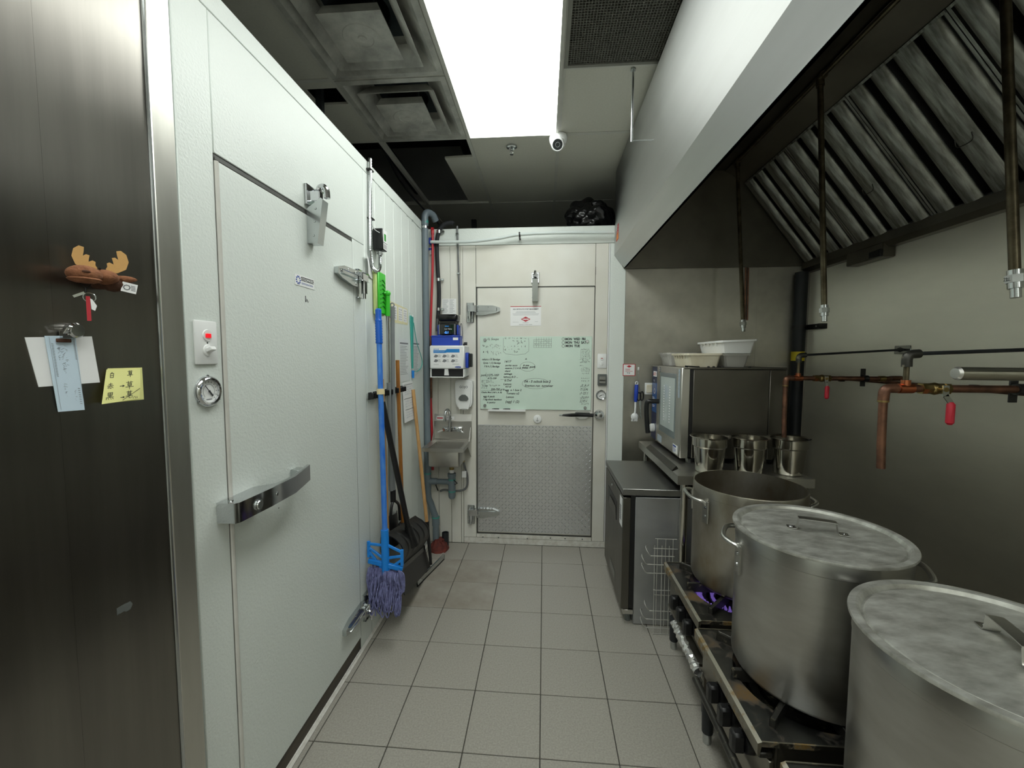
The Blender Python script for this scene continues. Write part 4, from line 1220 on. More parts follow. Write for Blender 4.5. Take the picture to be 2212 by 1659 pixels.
part('small_print', k, M['ink_soft'], o)

# chemical dispenser with blue digits, blue box
t = thing('chemical_dispenser', 'black and blue chemical pump with glowing blue digits', 'dispenser', (-.75, 1.76, 1.73))
part('housing', MB().box((-.822, 1.700, 1.728), (-.682, BY, 1.815), .006), M['black'], t)
part('cap', MB().box((-.826, 1.690, 1.835), (-.672, BY, 1.888), .016, 3), M['black_gloss'], t)
part('neck', MB().box((-.812, 1.705, 1.812), (-.690, BY, 1.838), .004), M['black'], t)
part('blue_side', MB().box((-.836, 1.72, 1.727), (-.824, BY, 1.805), .003).box((-.682, 1.72, 1.727), (-.670, BY, 1.805), .003), M['navy'], t)
part('side_strip', MB().box((-.820, 1.698, 1.728), (-.812, 1.702, 1.81)).box((-.696, 1.698, 1.728), (-.688, 1.702, 1.81)), M['grey_pole'], t)
scr = part('screen', MB().box((-.806, 1.6975, 1.732), (-.702, 1.7005, 1.808), .001), M['glass_dark'], t)
text('lettering', 'Low Temp', (-.774, 1.697, 1.768), X, Z, .0135, M['paper'], scr)
part('colour_mark', MB().box((-.771, 1.697, 1.790), (-.740, 1.6974, 1.797)), M['ink_cyan'], scr)
text('digits', '-2.1', (-.775, 1.697, 1.738), X, Z, .022, M['led_blue'], scr, bold=.0005)
part('cable', MB().tube(cr([(-.672, 1.76, 1.78), (-.655, 1.77, 1.82), (-.648, 1.78, 1.76), (-.65, 1.785, 1.70)], 6), .0022, 6), M['black'], t)
t = thing('blue_supply_box', 'bright blue plastic box on top of the paper towel dispenser', 'box', (-.75, 1.66, 1.64))
part('body', MB().box((-.862, 1.63, 1.640), (-.640, 1.74, 1.716), .006), M['navy'], t)
part('lid_edge', MB().box((-.864, 1.626, 1.706), (-.638, 1.744, 1.718), .004), M['navy'], t)
part('sticker', MB().box((-.692, 1.6285, 1.682), (-.652, 1.6298, 1.702)), M['paper'], t)
k = MB()
for x in (-.81, -.70): k.cyl((x, 1.68, 1.716), (x, 1.68, 1.724), .012, None, 14)
part('cap', k, M['navy'], t)

# towel dispenser
DY = 1.60
t = thing('towel_dispenser', 'white paper towel dispenser with blue instruction label', 'dispenser', (-.735, 1.70, 1.397))
part('case', MB().box((-.868, DY, 1.462), (-.600, BY, 1.640), .008), M['white_pl'], t)
k = MB().box((-.866, DY + .01, 1.398), (-.858, BY, 1.462)).box((-.610, DY + .01, 1.398), (-.602, BY, 1.462)).box((-.866, DY, 1.396), (-.602, BY, 1.402))
part('lower_frame', k, M['white_pl'], t)
part('paper_slot', MB().box((-.858, DY + .02, 1.402), (-.610, BY, 1.462)), M['black'], t)
part('slot_tongue', MB().prism([(-.755, DY + .012, 1.462), (-.728, DY + .012, 1.462), (-.722, DY + .012, 1.412), (-.758, DY + .012, 1.412)], (0, .006, 0)), M['white_pl'], t)
lb = part('label', MB().box((-.840, DY - .0008, 1.488), (-.626, DY, 1.626)), M['paper'], t)
yy = DY - .0012
part('blue_banner', MB().prism([(-.838, yy, 1.604), (-.745, yy, 1.604), (-.732, yy, 1.614), (-.635, yy, 1.614), (-.635, yy, 1.587), (-.732, yy, 1.587), (-.748, yy, 1.583), (-.838, yy, 1.583)], (0, .0003, 0)), M['ink_cyan'], lb)
text('lettering', 'ECOLAB', (-.836, yy, 1.608), X, Z, .011, M['ink_cyan'], lb, bold=.0004)
text('lettering', 'Handwashing Instructions', (-.834, yy - .0003, 1.591), X, Z, .008, M['paper'], lb)
k = MB()
for i in range(3):
    for j in range(2):
        x, z = -.836 + .066 * i, 1.552 - .036 * j
        k.prism([(x, yy, z), (x + .012, yy, z + .020), (x + .032, yy, z + .016), (x + .034, yy, z + .004), (x + .018, yy, z - .004)], (0, .0003, 0))
part('hand_pictogram', k, M['ink_soft'], lb)
k = MB()
for i in range(3):
    for j in range(2): print_lines(k, (-.800 + .066 * i, yy, 1.570 - .036 * j), X, Z, -Y, .024, 4, .006, .0018)
print_lines(k, (-.836, yy, 1.497), X, Z, -Y, .05, 1, .006, .002)
print_lines(k, (-.69, yy, 1.499), X, Z, -Y, .05, 1, .006, .0025)
part('small_print', k, M['ink_soft'], lb)
ov = MB().prism([(-.648 + .024 * math.cos(2 * PI * i / 24), yy, 1.476 + .007 * math.sin(2 * PI * i / 24)) for i in range(24)], (0, .002, 0))
ovp = part('oval_badge', ov, M['ink_blue'], t)
text('lettering', 'San Jamar', (-.668, yy - .0003, 1.4735), X, Z, .0085, M['paper'], ovp, shear=.3)
t = thing('hand_brush', 'blue and black scrub brush hanging on the dispenser side', 'brush', (-.585, 1.68, 1.45))
part('back', MB().box((-.5995, 1.64, 1.468), (-.575, 1.72, 1.588), .008, 2), M['navy'], t)
part('bristles', MB().box((-.575, 1.648, 1.476), (-.552, 1.712, 1.580), .004), M['black'], t)
part('black_knob', MB().cyl((-.612, 1.66, 1.656), (-.588, 1.66, 1.656), .012, None, 12).cyl((-.612, 1.66, 1.6415), (-.612, 1.66, 1.656), .008, None, 10), M['black'], t)

# soap dispenser
t = thing('soap_dispenser', 'white wall soap dispenser with grey push button', 'dispenser', (-.64, BY, 1.12))
k = MB()
prof = [(-.060, 1.335), (-.056, 1.362), (-.035, 1.372), (.035, 1.372), (.056, 1.362), (.060, 1.335), (.056, 1.19), (.046, 1.155), (.022, 1.145), (.016, 1.130), (-.016, 1.130), (-.022, 1.145), (-.046, 1.155), (-.056, 1.19)]
k.prism([(-.630 + a * 1.18, 1.722, b) for a, b in prof], (0, .092, 0))
bmesh.ops.bevel(k.bm, geom=[e for e in k.bm.edges if all(v.co.y < 1.73 for v in e.verts)], offset=.012, segments=2, affect='EDGES')
part('shell', k, M['white_pl'], t)
bt = MB().prism([(-.630 + a * 1.15, 1.7215, b) for a, b in ((-.035, 1.218), (-.03, 1.236), (-.012, 1.254), (.012, 1.254), (.03, 1.236), (.035, 1.218), (.022, 1.206), (-.022, 1.206))], (0, -.008, 0))
part('push_button', bt, M['mount_grey'], t)
text('lettering', 'GOJO', (-.630, 1.7213, 1.306), X, Z, .026, M['ink_soft'], t, 'CENTER', bold=.0006)

# hand sink
t = thing('hand_sink', 'small stainless hand sink on the back wall with gooseneck tap', 'sink', (-.73, 1.63, .80))
sx0, sx1, sy0, sz = -.893, -.580, 1.445, .880
k = MB()
k.box((sx0 + .003, BY - .022, sz), (sx1, BY, 1.030), .002)
k.prism([(sx0 + .003, BY, 1.030), (sx0 + .003, BY - .022, 1.030), (sx0 + .003, BY - .006, 1.086), (sx0 + .003, BY, 1.086)], (sx1 - sx0 - .003, 0, 0))
part('backsplash', k, M['steel'], t)
k = MB()
def rect(x0, x1, y0, y1, z): return [k.bm.verts.new(Vector(p)) for p in ((x0, y0, z), (x1, y0, z), (x1, y1, z), (x0, y1, z))]
R0 = rect(sx0, sx1, sy0, BY - .02, sz - .028)
R1 = rect(sx0, sx1, sy0, BY - .02, sz)
R2 = rect(sx0 + .012, sx1 - .012, sy0 + .012, BY - .03, sz - .004)
R3 = rect(sx0 + .036, sx1 - .036, sy0 + .045, BY - .075, sz - .010)
R4 = rect(sx0 + .044, sx1 - .044, sy0 + .053, BY - .083, sz - .12)
R5 = rect(sx0 + .070, sx1 - .070, sy0 + .08, BY - .11, sz - .135)
for a, b in ((R0, R1), (R1, R2), (R2, R3), (R3, R4), (R4, R5)): k.bridge(a, b)
k.bm.faces.new(R5)
part('rim', k, M['steel'], t, recalc=False, sharp=.4)
k = MB().box((sx0 + .036, sy0 + .04, sz - .155), (sx1 - .036, BY - .07, sz - .012), .018, 3)
bmesh.ops.delete(k.bm, geom=[f for f in k.bm.faces if f.normal.z > .9 and f.calc_center_median().z > sz - .02], context='FACES')
part('bowl', k, M['steel'], t)
k = MB()
for x in (sx0 + .006, sx1 - .006):
    k.prism([(x - .003, BY, sz + .13), (x - .003, BY - .10, sz - .01), (x - .003, BY - .16, sz - .03), (x - .003, BY, sz - .15)], (.004, 0, 0))
part('side_bracket', k, M['steel'], t)
lbl = part('maker_label', MB().prism([(-.870, BY - .0195, 1.040), (-.725, BY - .0195, 1.040), (-.725, BY - .0125, 1.066), (-.870, BY - .0125, 1.066)], (0, -.001, 0)), M['paper'], t)
k = MB().stroke([(-.862, BY - .0200, 1.053), (-.820, BY - .0200, 1.053)], .010, -Y)
part('red_print', k, M['ink_red'], lbl)
k = MB()
scrawl(k, (-.81, BY - .0205, 1.046), X, Z, -Y, .07, .016, .002, 3)
part('black_print', k, M['ink'], lbl)
fa = part('faucet', MB().box((-.812, BY - .045, .945), (-.652, BY - .022, .985), .008, 2), M['chrome'], t, 'chrome wall tap with two levers')
part('spout', MB().tube(cr([(-.748, BY - .045, .965), (-.748, BY - .060, 1.0), (-.748, BY - .062, 1.08), (-.752, BY - .085, 1.125), (-.758, BY - .125, 1.135), (-.763, BY - .155, 1.11), (-.765, BY - .160, 1.065)], 6), .010, 12).cyl((-.748, BY - .06, .95), (-.748, BY - .06, 1.03), .015, None, 14).cyl((-.765, BY - .160, 1.07), (-.765, BY - .160, 1.05), .012, None, 12), M['chrome'], fa)
for x, s in ((-.80, -1), (-.675, 1)):
    part('lever', MB().cyl((x, BY - .045, .965), (x, BY - .075, .965), .014, None, 14).bar((x, BY - .07, .965), (x + s * .045, BY - .085, .945), .010, .007, Z, .002), M['chrome'], fa)
part('hot_mark', MB().lathe([(0, .0015), (.005, 0)], (-.80, BY - .0755, .965), -Y, 12), M['ink_red'], fa)
part('tailpiece', MB().cyl((-.722, 1.69, .735), (-.722, 1.69, .725), .030, None, 20).cyl((-.722, 1.69, .73), (-.722, 1.69, .65), .019, None, 16).cyl((-.722, 1.69, .69), (-.722, 1.69, .678), .024, None, 8), M['brass'], t)
part('label_band', MB().cyl((-.722, 1.69, .655), (-.722, 1.69, .63), .0195, None, 16), M['paper'], t)
k = MB().cyl((-.722, 1.69, .625), (-.722, 1.69, .60), .033, None, 18).cyl((-.722, 1.69, .61), (-.722, 1.69, .44), .029, None, 18)
k.ball((-.722, 1.69, .44), .029, None, None, 2)
k.cyl((-.722, 1.69, .553), (-.750, 1.692, .553), .026, None, 14)
tr = part('bottle_trap', k, M['pvc'], t)
part('cement_ring', MB().cyl((-.722, 1.69, .57), (-.722, 1.69, .58), .0297, None, 18).cyl((-.722, 1.69, .475), (-.722, 1.69, .485), .0297, None, 18), M['teal_primer'], tr)
part('supply_hose', MB().tube(cr([(-.635, 1.72, .75), (-.63, 1.73, .69), (-.622, 1.75, .64), (-.612, 1.77, .58), (-.615, 1.775, .50), (-.645, 1.77, .465), (-.72, 1.765, .455), (-.80, 1.765, .462), (-.84, 1.77, .45)], 6), .009, 8), M['grey_hose'], t)
part('hose_tag', MB().obox((-.628, 1.715, .612), X, Y, Z, .018, .008, .026, .002), M['white_pl'], t)
part('supply_nut', MB().cyl((-.636, 1.72, .745), (-.634, 1.722, .71), .011, None, 8), M['brass'], t)
part('strap', MB().tube([(-.84, 1.75, .535), (-.875, 1.77, .50), (-.86, 1.78, .45)], .005, 6).tube([(-.70, 1.66, .58), (-.675, 1.67, .55), (-.70, 1.68, .535)], .004, 6), M['black'], t)

# ==================================================================
# ON THE BACK DOOR: whiteboard, certificate; switch plates beside it
# ==================================================================
WX0, WX1, WZ0, WZ1 = -.509, .382, 1.131, 1.718
wy = BY - .014
t = thing('whiteboard', 'frosted green glass board full of black handwriting on the back door', 'whiteboard', (-.06, BY, WZ0))
bd = part('glass_board', MB().box((WX0, wy, WZ0), (WX1, BY - .009, WZ1), .001), M['board'], t)
for x, z in ((-.468, 1.690), (.345, 1.678), (-.470, 1.160), (.336, 1.150)):
    part('standoff', MB().lathe([(0, .008), (.010, .008), (.0125, .005), (.0125, -.010)], (x, wy, z), -Y, 20), M['zinc'], t)
part('pen_tray', MB().box((-.440, BY - .050, 1.118), (-.140, BY - .009, 1.124)).box((-.440, BY - .050, 1.124), (-.140, BY - .048, 1.134)).box((-.440, BY - .014, 1.124), (-.140, BY - .0145, 1.131)), M['white_pl'], t)
sy_ = wy - .0006
def B(zx, zy): return Vector((WX0 + (zx - 272) / 1778 * (WX1 - WX0), sy_, WZ1 - (zy - 205) / 1140 * (WZ1 - WZ0)))
PXM = (WX1 - WX0) / 1778
hand = MB()
rw = random.Random(11)
def scr_(zx, zy, w, h, words=2, lw=.0016): scrawl(hand, B(zx, zy), X, Z, -Y, w * PXM, h * PXM, lw, words, rw)
def wtext(s, zx, zy, size, bold=.0005, shear=.25, sx=1.0): text('lettering', s, B(zx, zy), X, Z, size * PXM, M['ink'], bd, shear=shear, bold=bold, sx=sx)
wtext('1L Soups', 382, 262, 52, .0002)
wtext('MON  WED  FRI', 1632, 262, 52, .0012, 0, .86); wtext('MON  THU  SAT', 1634, 315, 52, .0012, 0, .86); wtext('MON  TUE', 1638, 368, 52, .0012, 0, .9)
wtext('pork (1275-105F', 285, 825, 50, sx=.85); wtext('4175-109F', 392, 872, 40, sx=.85); wtext('Chashu Mod (160 g, A, B)', 288, 1090, 32)
wtext('egg 6 pack', 320, 1158, 44); wtext('1 big thick bamboo', 312, 1205, 40); wtext('in pantry', 380, 1250, 38)
wtext('nakara x 50 Bandage', 302, 575, 44, sx=.80); wtext('Gyoza 1 (12) Bandage', 320, 630, 40, sx=.80); wtext('F 8 A (1) Bandage', 340, 685, 42, sx=.80)
wtext('parsley sauce', 680, 665, 36); wtext('sesame (1 2 A B', 675, 710, 38); wtext('chard', 672, 755, 38); wtext('cabbage', 655, 800, 42); wtext('lettuce B.O ...', 650, 848, 42)
wtext('6.Onf', 665, 905, 48); wtext('Lemon', 650, 962, 46); wtext('4.0 nf', 680, 1000, 40); wtext('egg  x 1 box 2', 675, 1055, 46); wtext('Tomato x2', 695, 1108, 46); wtext('Lemon', 690, 1165, 46)
wtext('(egg) 1 (2)', 680, 1240, 54); wtext('14/17', 660, 610, 48); wtext('200-700 g to', 445, 1045, 44); wtext('2 x mas', 300, 985, 30)
wtext('A one', 965, 665, 38, .0009); wtext('chicken', 945, 700, 34, .0009); wtext('pork', 1070, 690, 46, .0009)
wtext('FA - 5 oclock box 2', 985, 920, 52, .0008); wtext('Everton run  turnover', 992, 985, 50, .0006)
wtext('A', 1000, 565, 34, .0008)
for zx, zy in ((310, 375), (310, 470)): scr_(zx, zy, 110, 36, 2, .003)
for zx, zy, w in ((430, 365, 200), (470, 395, 130), (450, 465, 180), (470, 500, 110)): scr_(zx, zy, w, 34, 3)
for zx, zy, w in ((290, 905, 190), (290, 930, 210), (420, 985, 190), (290, 1020, 95), (290, 965, 80)): scr_(zx, zy, w, 22, 3)
for i in range(6): scr_(670 + 62 * i, 245, 30, 26, 1, .002)
for i in range(4): scr_(800 + 60 * i, 285 + 8 * (i % 2), 34, 24, 1, .002)
for i in range(7): scr_(660 + 55 * i, 375, 24, 24, 1, .002)
for zx, zy, w in ((870, 315, 50), (930, 315, 40), (870, 340, 42), (650, 425, 44), (730, 425, 24), (780, 425, 24), (880, 415, 36), (818, 458, 66)): scr_(zx, zy, w, 26, 1, .0026)
for i in range(8): scr_(1895 if i else 1890, 412 + 27 * i, 120 + 20 * rw.random(), 18, 3, .0017)
scr_(1870, 612, 110, 20, 2); scr_(1860, 660, 70, 16, 2)
for zy in (700, 728, 750): scr_(1905, zy, 125, 18, 3)
for zy in (785, 860, 900): scr_(1895, zy, 125, 22, 3)
for zy in (965, 985, 1020, 1040, 1080, 1100, 1145, 1165, 1200, 1225, 1255): scr_(1870 + 30 * rw.random(), zy, 120, 20, 3, .0022)
hand.stroke([B(650, 230), B(650, 440), B(690, 475), B(850, 492), B(1000, 475), B(1055, 430), B(1058, 300), B(1050, 230)], .0016, -Y)
for cx_, cy_, rx_, ry_ in ((1038, 672, 122, 72), (1170, 935, 218, 82)):
    hand.stroke([B(cx_ + rx_ * math.cos(a * PI / 16), cy_ + ry_ * math.sin(a * PI / 16)) for a in range(33)], .0016, -Y)
for zy in (245, 300, 352):
    hand.stroke([B(1602 + 22 * math.cos(a * PI / 8), zy + 22 * math.sin(a * PI / 8)) for a in range(17)], .0022, -Y)
hand.stroke([B(1612, zy) for zy in (235, 255)], .002, -Y)
for i in range(8): hand.stroke([B(1135 + 40 * i, 225 + 25 * (i < 1)), B(1135 + 40 * i, 375)], .0014, -Y)
for i in range(5): hand.stroke([B(1135, 255 + 30 * i), B(1418, 250 + 31 * i)], .0014, -Y)
for i in range(7):
    for j in range(3):
        if rw.random() < .6: scr_(1148 + 40 * i, 275 + 30 * j, 18, 16, 1, .0014)
hand.stroke([B(285, 1055), B(600, 1050)], .0014, -Y).stroke([B(605, 880), B(780, 862)], .0014, -Y).stroke([B(1880, 400), B(1880, 560), B(1862, 560)], .0014, -Y).stroke([B(370, 770), B(378, 850)], .0014, -Y)
hand.stroke([B(1898, 690), B(1888, 715), B(1898, 745)], .0014, -Y)
part('handwriting', hand, M['ink'], bd, recalc=False)
for nm_, x, m_, lb_ in (('marker', -.395, 'black', 'black marker lying at the hinge end of the pen tray'), ('marker', -.305, 'pipe_black', 'dark grey marker nearer the middle of the pen tray')):
    mk = thing(nm_, lb_, 'marker', (x, BY - .03, 1.124), 'markers in the pen tray')
    part('barrel', MB().cyl((x, BY - .032, 1.1325), (x + .042, BY - .032, 1.1325), .0078, None, 12), M[m_], mk)
    part('cap', MB().cyl((x - .014, BY - .032, 1.1325), (x, BY - .032, 1.1325), .0068, .0078, 12), M['mount_grey'], mk)

o = solo('pest_certificate', MB().box((-.265, BY - .0058, 1.803), (-.020, BY - .0046, 1.958)), M['paper'], 'white certificate with a red diamond emblem on the back door', 'certificate', (-.14, BY, 1.8))
cyy = BY - .0062
part('red_edge', MB().box((-.265, cyy, 1.953), (-.020, BY - .0045, 1.958)), M['ink_red'], o)
text('lettering', '2024 CERTIFICATE OF PEST MANAGEMENT', (-.1425, cyy, 1.930), X, Z, .0133, M['ink'], o, 'CENTER', bold=.0003, sx=.80)
k = MB()
for i, w in ((0, .15), (1, .16), (2, .21), (3, .20)):
    k.stroke([(-.1425 - w / 2, cyy, 1.915 - .0085 * i), (-.1425 + w / 2, cyy, 1.915 - .0085 * i)], .0016, -Y)
k.stroke([(-.247, cyy, 1.832), (-.20, cyy, 1.832)], .0012, -Y).stroke([(-.07, cyy, 1.836), (-.045, cyy, 1.836)], .0012, -Y).stroke([(-.165, cyy, 1.827), (-.12, cyy, 1.827)], .002, -Y)
part('small_print', k, M['ink_soft'], o)
text('lettering', 'ORKIN PEST CONTROL CANADA', (-.1425, cyy, 1.810), X, Z, .0075, M['ink'], o, 'CENTER', sx=.95)
k = MB().prism([(-.181, cyy, 1.855), (-.1425, cyy, 1.876), (-.104, cyy, 1.855), (-.1425, cyy, 1.834)], (0, .0004, 0))
em = part('red_diamond', k, M['ink_red'], o)
text('lettering', 'ORKIN', (-.1425, cyy - .0004, 1.8495), X, Z, .0155, M['paper'], em, 'CENTER', bold=.0008)

t = thing('switch_plate', 'white light switch plate right of the back door', 'switch', (.463, BY, 1.47))
part('plate', MB().box((.428, BY - .006, 1.468), (.500, BY, 1.582), .004, 2), M['white_pl'], t)
part('pilot_lamp', MB().lathe([(0, .004), (.014, .004), (.016, 0)], (.463, BY - .0058, 1.545), -Y, 18), M['white_pl'], t)
part('pilot_slot', MB().box((.455, BY - .0108, 1.5425), (.471, BY - .0096, 1.5475)), M['ink_red'], t)
part('toggle', MB().lathe([(0, .003), (.014, .003), (.016, 0)], (.463, BY - .0058, 1.505), -Y, 18).box((.459, BY - .020, 1.497), (.467, BY - .006, 1.509), .001), M['white_pl'], t)
t = thing('rocker_switch', 'grey cast box with a rocker switch below the white switch plate', 'switch', (.467, BY, 1.33))
part('box', MB().box((.432, BY - .020, 1.330), (.503, BY, 1.421), .004), M['mount_grey'], t)
part('rocker', MB().prism([(.444, BY - .020, 1.402), (.444, BY - .032, 1.378), (.444, BY - .022, 1.368), (.444, BY - .032, 1.350), (.444, BY - .020, 1.346)], (.046, 0, 0)), M['grille'], t)
part('dark_gap', MB().box((.446, BY - .0245, 1.369), (.488, BY - .020, 1.374)), M['black'], t)

# black bin bag on the cold room roof
k = MB().ball((.385, 2.05, 2.700), .225, .17, .150, 5)
rb = random.Random(5)
cs = [Vector((rb.uniform(-1, 1), rb.uniform(-1, 1), rb.uniform(-1, 1))) * 6 for _ in range(8)]
for v in k.bm.verts:
    p = (v.co - Vector((.385, 2.05, 2.700)))
    d = sum(math.sin(p.dot(c) * 2.2 + i) for i, c in enumerate(cs)) / 8
    d2_ = sum(abs(math.sin(p.dot(c) * 5 + i * 2)) for i, c in enumerate(cs)) / 8 - .63
    v.co += p.normalized() * (.07 * d + .10 * d2_)
    if p.x > .05: v.co.z -= .05 * (p.x - .05) / .18
    v.co.z = max(v.co.z, 2.576)
solo('bin_bag', k, M['bag'], 'crumpled black bin bag lying on top of the cold room', 'bag', (.385, 2.05, 2.575), sharp=.35)

# ==================================================================
# EXHAUST HOOD
# ==================================================================
HY0, HY1 = -2.30, BY - .006
HX = .545
t = thing('exhaust_hood', 'long stainless exhaust hood over the cooking line', 'hood', (1.25, -.2, 2.24))
part('front_panel', MB().box((HX, HY0, 2.343), (HX + .012, HY1, 2.975), .001), M['steel_hood'], t)
k = MB().prism([(HX, HY0, 2.343), (HX + .012, HY0, 2.350), (HX + .085, HY0, 2.262), (HX + .085, HY0, 2.246), (HX + .072, HY0, 2.246), (HX + .066, HY0, 2.256)], (0, HY1 - HY0, 0))
part('lip', k, M['steel_hood'], t, sharp=.2)
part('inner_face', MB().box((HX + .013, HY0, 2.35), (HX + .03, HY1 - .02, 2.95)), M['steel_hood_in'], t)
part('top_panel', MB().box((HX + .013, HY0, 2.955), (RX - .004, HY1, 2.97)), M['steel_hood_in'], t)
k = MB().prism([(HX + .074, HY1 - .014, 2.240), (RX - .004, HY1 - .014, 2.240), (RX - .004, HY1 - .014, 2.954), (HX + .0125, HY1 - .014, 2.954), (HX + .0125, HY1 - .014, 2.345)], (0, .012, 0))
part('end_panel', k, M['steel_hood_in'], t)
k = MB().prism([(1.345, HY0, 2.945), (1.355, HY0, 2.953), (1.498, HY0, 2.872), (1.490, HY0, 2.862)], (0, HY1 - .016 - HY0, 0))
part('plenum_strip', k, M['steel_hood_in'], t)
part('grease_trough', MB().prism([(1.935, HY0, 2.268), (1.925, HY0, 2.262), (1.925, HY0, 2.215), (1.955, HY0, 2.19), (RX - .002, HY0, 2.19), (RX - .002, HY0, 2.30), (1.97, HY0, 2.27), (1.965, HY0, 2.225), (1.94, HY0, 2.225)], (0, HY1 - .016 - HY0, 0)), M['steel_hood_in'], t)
part('grease_cup', MB().box((1.925, 1.045, 2.135), (RX - .003, 1.33, 2.214), .004), M['steel_hood_in'], t)
part('grease_cup_lip', MB().box((1.905, 1.035, 2.135), (1.924, 1.12, 2.175), .003), M['black'], t)
# filters on their slope
A0, A1 = Vector((1.488, 0, 2.856)), Vector((1.945, 0, 2.262))
sl = (A1 - A0)
SLN = sl.length
sl.normalize()
fn = Vector((sl.z, 0, -sl.x))
if fn.z > 0: fn = -fn
part('filter_backing', MB().prism([A0 - fn * .052 + Y * HY0, A1 - fn * .052 + Y * HY0, A1 - fn * .060 + Y * HY0, A0 - fn * .060 + Y * HY0], (0, HY1 - .018 - HY0, 0)), M['black'], t)
bw = .128
def baffle_mesh(w, flat):
    k = MB()
    n = 7
    prof = []
    for i in range(n + 1):
        a = i / n
        yy_ = -w / 2 + w * a
        h_ = .022 * (1 - (2 * a - 1) ** 2) ** .5 if not flat else .012 * (min(1, 6 * a, 6 * (1 - a)))
        prof.append((yy_, h_))
    k.grid(lambda u, v: A0 + sl * (.012 + (SLN - .024) * u) + Y * (prof[min(n, int(round(v * n)))][0]) + fn * prof[min(n, int(round(v * n)))][1], 1, n, -fn * .004)
    return k
yf = HY1 - .022
proto = {}
fi = 0
while yf - 4 * bw > HY0:
    f = bpy.data.objects.new('filter', None)
    COL.objects.link(f)
    f.parent = t
    fr = MB()
    for yy0 in (yf - .010, yf - 4 * bw + .002):
        fr.obox((A0 + A1) / 2 + Y * (yy0 + .004) - fn * .012, sl, Y, fn, SLN / 2, .006, .014)
    fr.obox(A0 + sl * .006 + Y * (yf - 2 * bw) - fn * .01, sl, Y, fn, .006, 2 * bw - .002, .014)
    fr.obox(A1 - sl * .006 + Y * (yf - 2 * bw) - fn * .01, sl, Y, fn, .006, 2 * bw - .002, .014)
    part('filter_frame', fr, M['baffle'], f)
    for b in range(4):
        flat = (b == 2)
        if flat not in proto:
            o = part('baffle', baffle_mesh(.082 if not flat else .098, flat), M['baffle'], f, sharp=.9)
            proto[flat] = o
        else:
            o = proto[flat].copy()
            COL.objects.link(o)
            o.parent = f
        o.location = (0, yf - bw * (b + .5), 0)
    hc = A0.lerp(A1, .62) + Y * (yf - bw * 2.5) + fn * .014
    k = MB().tube(cr([hc - Y * .035 - sl * .01, hc - Y * .03 + fn * .012 + sl * .02, hc + Y * .03 + fn * .012 + sl * .02, hc + Y * .035 - sl * .01], 4), .002, 6)
    part('pull_ring', k, M['iron'], f)
    yf -= 4 * bw + .004
    fi += 1
# fire-suppression pipe run with three drops
part('suppression_pipe', MB().tube([(1.325, HY0 + .1, 2.905), (1.325, 1.56, 2.905)], .011, 10), M['nozzle_pipe'], t)
for (y0, y1, lb_) in ((1.549, 1.383, 'far'), (.690, .580, 'middle'), (-.105, -.2158, 'near')):
    dp = part('drop_pipe', MB().tube([(1.327, y0, 2.90), (1.33, y1, 1.80)], .0125, 12), M['nozzle_pipe'], t, 'drop pipe with chrome nozzle')
    part('tee', MB().cyl((1.325, y0 - .03, 2.905), (1.325, y0 + .03, 2.905), .018, None, 12).cyl((1.325, y0, 2.905), (1.327, y0 - .004, 2.865), .018, None, 12), M['nozzle_pipe'], dp)
    ax_ = Vector((.003, y1 - y0, 1.80 - 2.90)).normalized()
    p0 = Vector((1.33, y1, 1.805))
    k = MB().cyl(p0, p0 + ax_ * .014, .0165, None, 12).cyl(p0 + ax_ * .014, p0 + ax_ * .036, .0205, None, 6).cyl(p0 + ax_ * .036, p0 + ax_ * .052, .0165, None, 12).cyl(p0 + ax_ * .052, p0 + ax_ * .078, .0115, None, 12)
    nz = part('nozzle', k, M['zinc'], dp)
    if lb_ == 'near':
        text('stamp', '2L', (1.33 - .0207, y1 + .008, 1.775), -Y, Z, .014, M['ink'], nz)
stk = part('fire_sticker', MB().prism([(HX - .0006, 1.73, 2.425), (HX - .0006, 1.64, 2.425), (HX - .0006, 1.64, 2.54), (HX - .0006, 1.69, 2.54), (HX - .0006, 1.73, 2.49)], (.0005, 0, 0)), M['ink_red'], t)
k = MB().prism([(HX - .0012, 1.72, 2.432), (HX - .0012, 1.65, 2.432), (HX - .0012, 1.65, 2.465), (HX - .0012, 1.67, 2.49), (HX - .0012, 1.69, 2.462), (HX - .0012, 1.705, 2.48)], (.0004, 0, 0))
part('flame_print', k, M['ink_orange'], stk)
k = MB()
for i in range(3): scrawl(k, (HX - .0018, 1.715, 2.515 - .018 * i), -Y, Z, -X, .06, .010, .002, 2)
part('small_print', k, M['paper'], stk)
solo('hanger_rod', MB().cyl((.440, .70, 2.645), (.440, .70, 3.0), .0055, None, 10).cyl((.440, .70, 2.99), (.440, .70, 2.999), .014, None, 6).bar((.440, .70, 2.65), (.5455, .70, 2.65), .005, .005), M['zinc'], 'thin steel hanger rod from the ceiling to the hood front', 'rod', (.44, .7, 2.9))

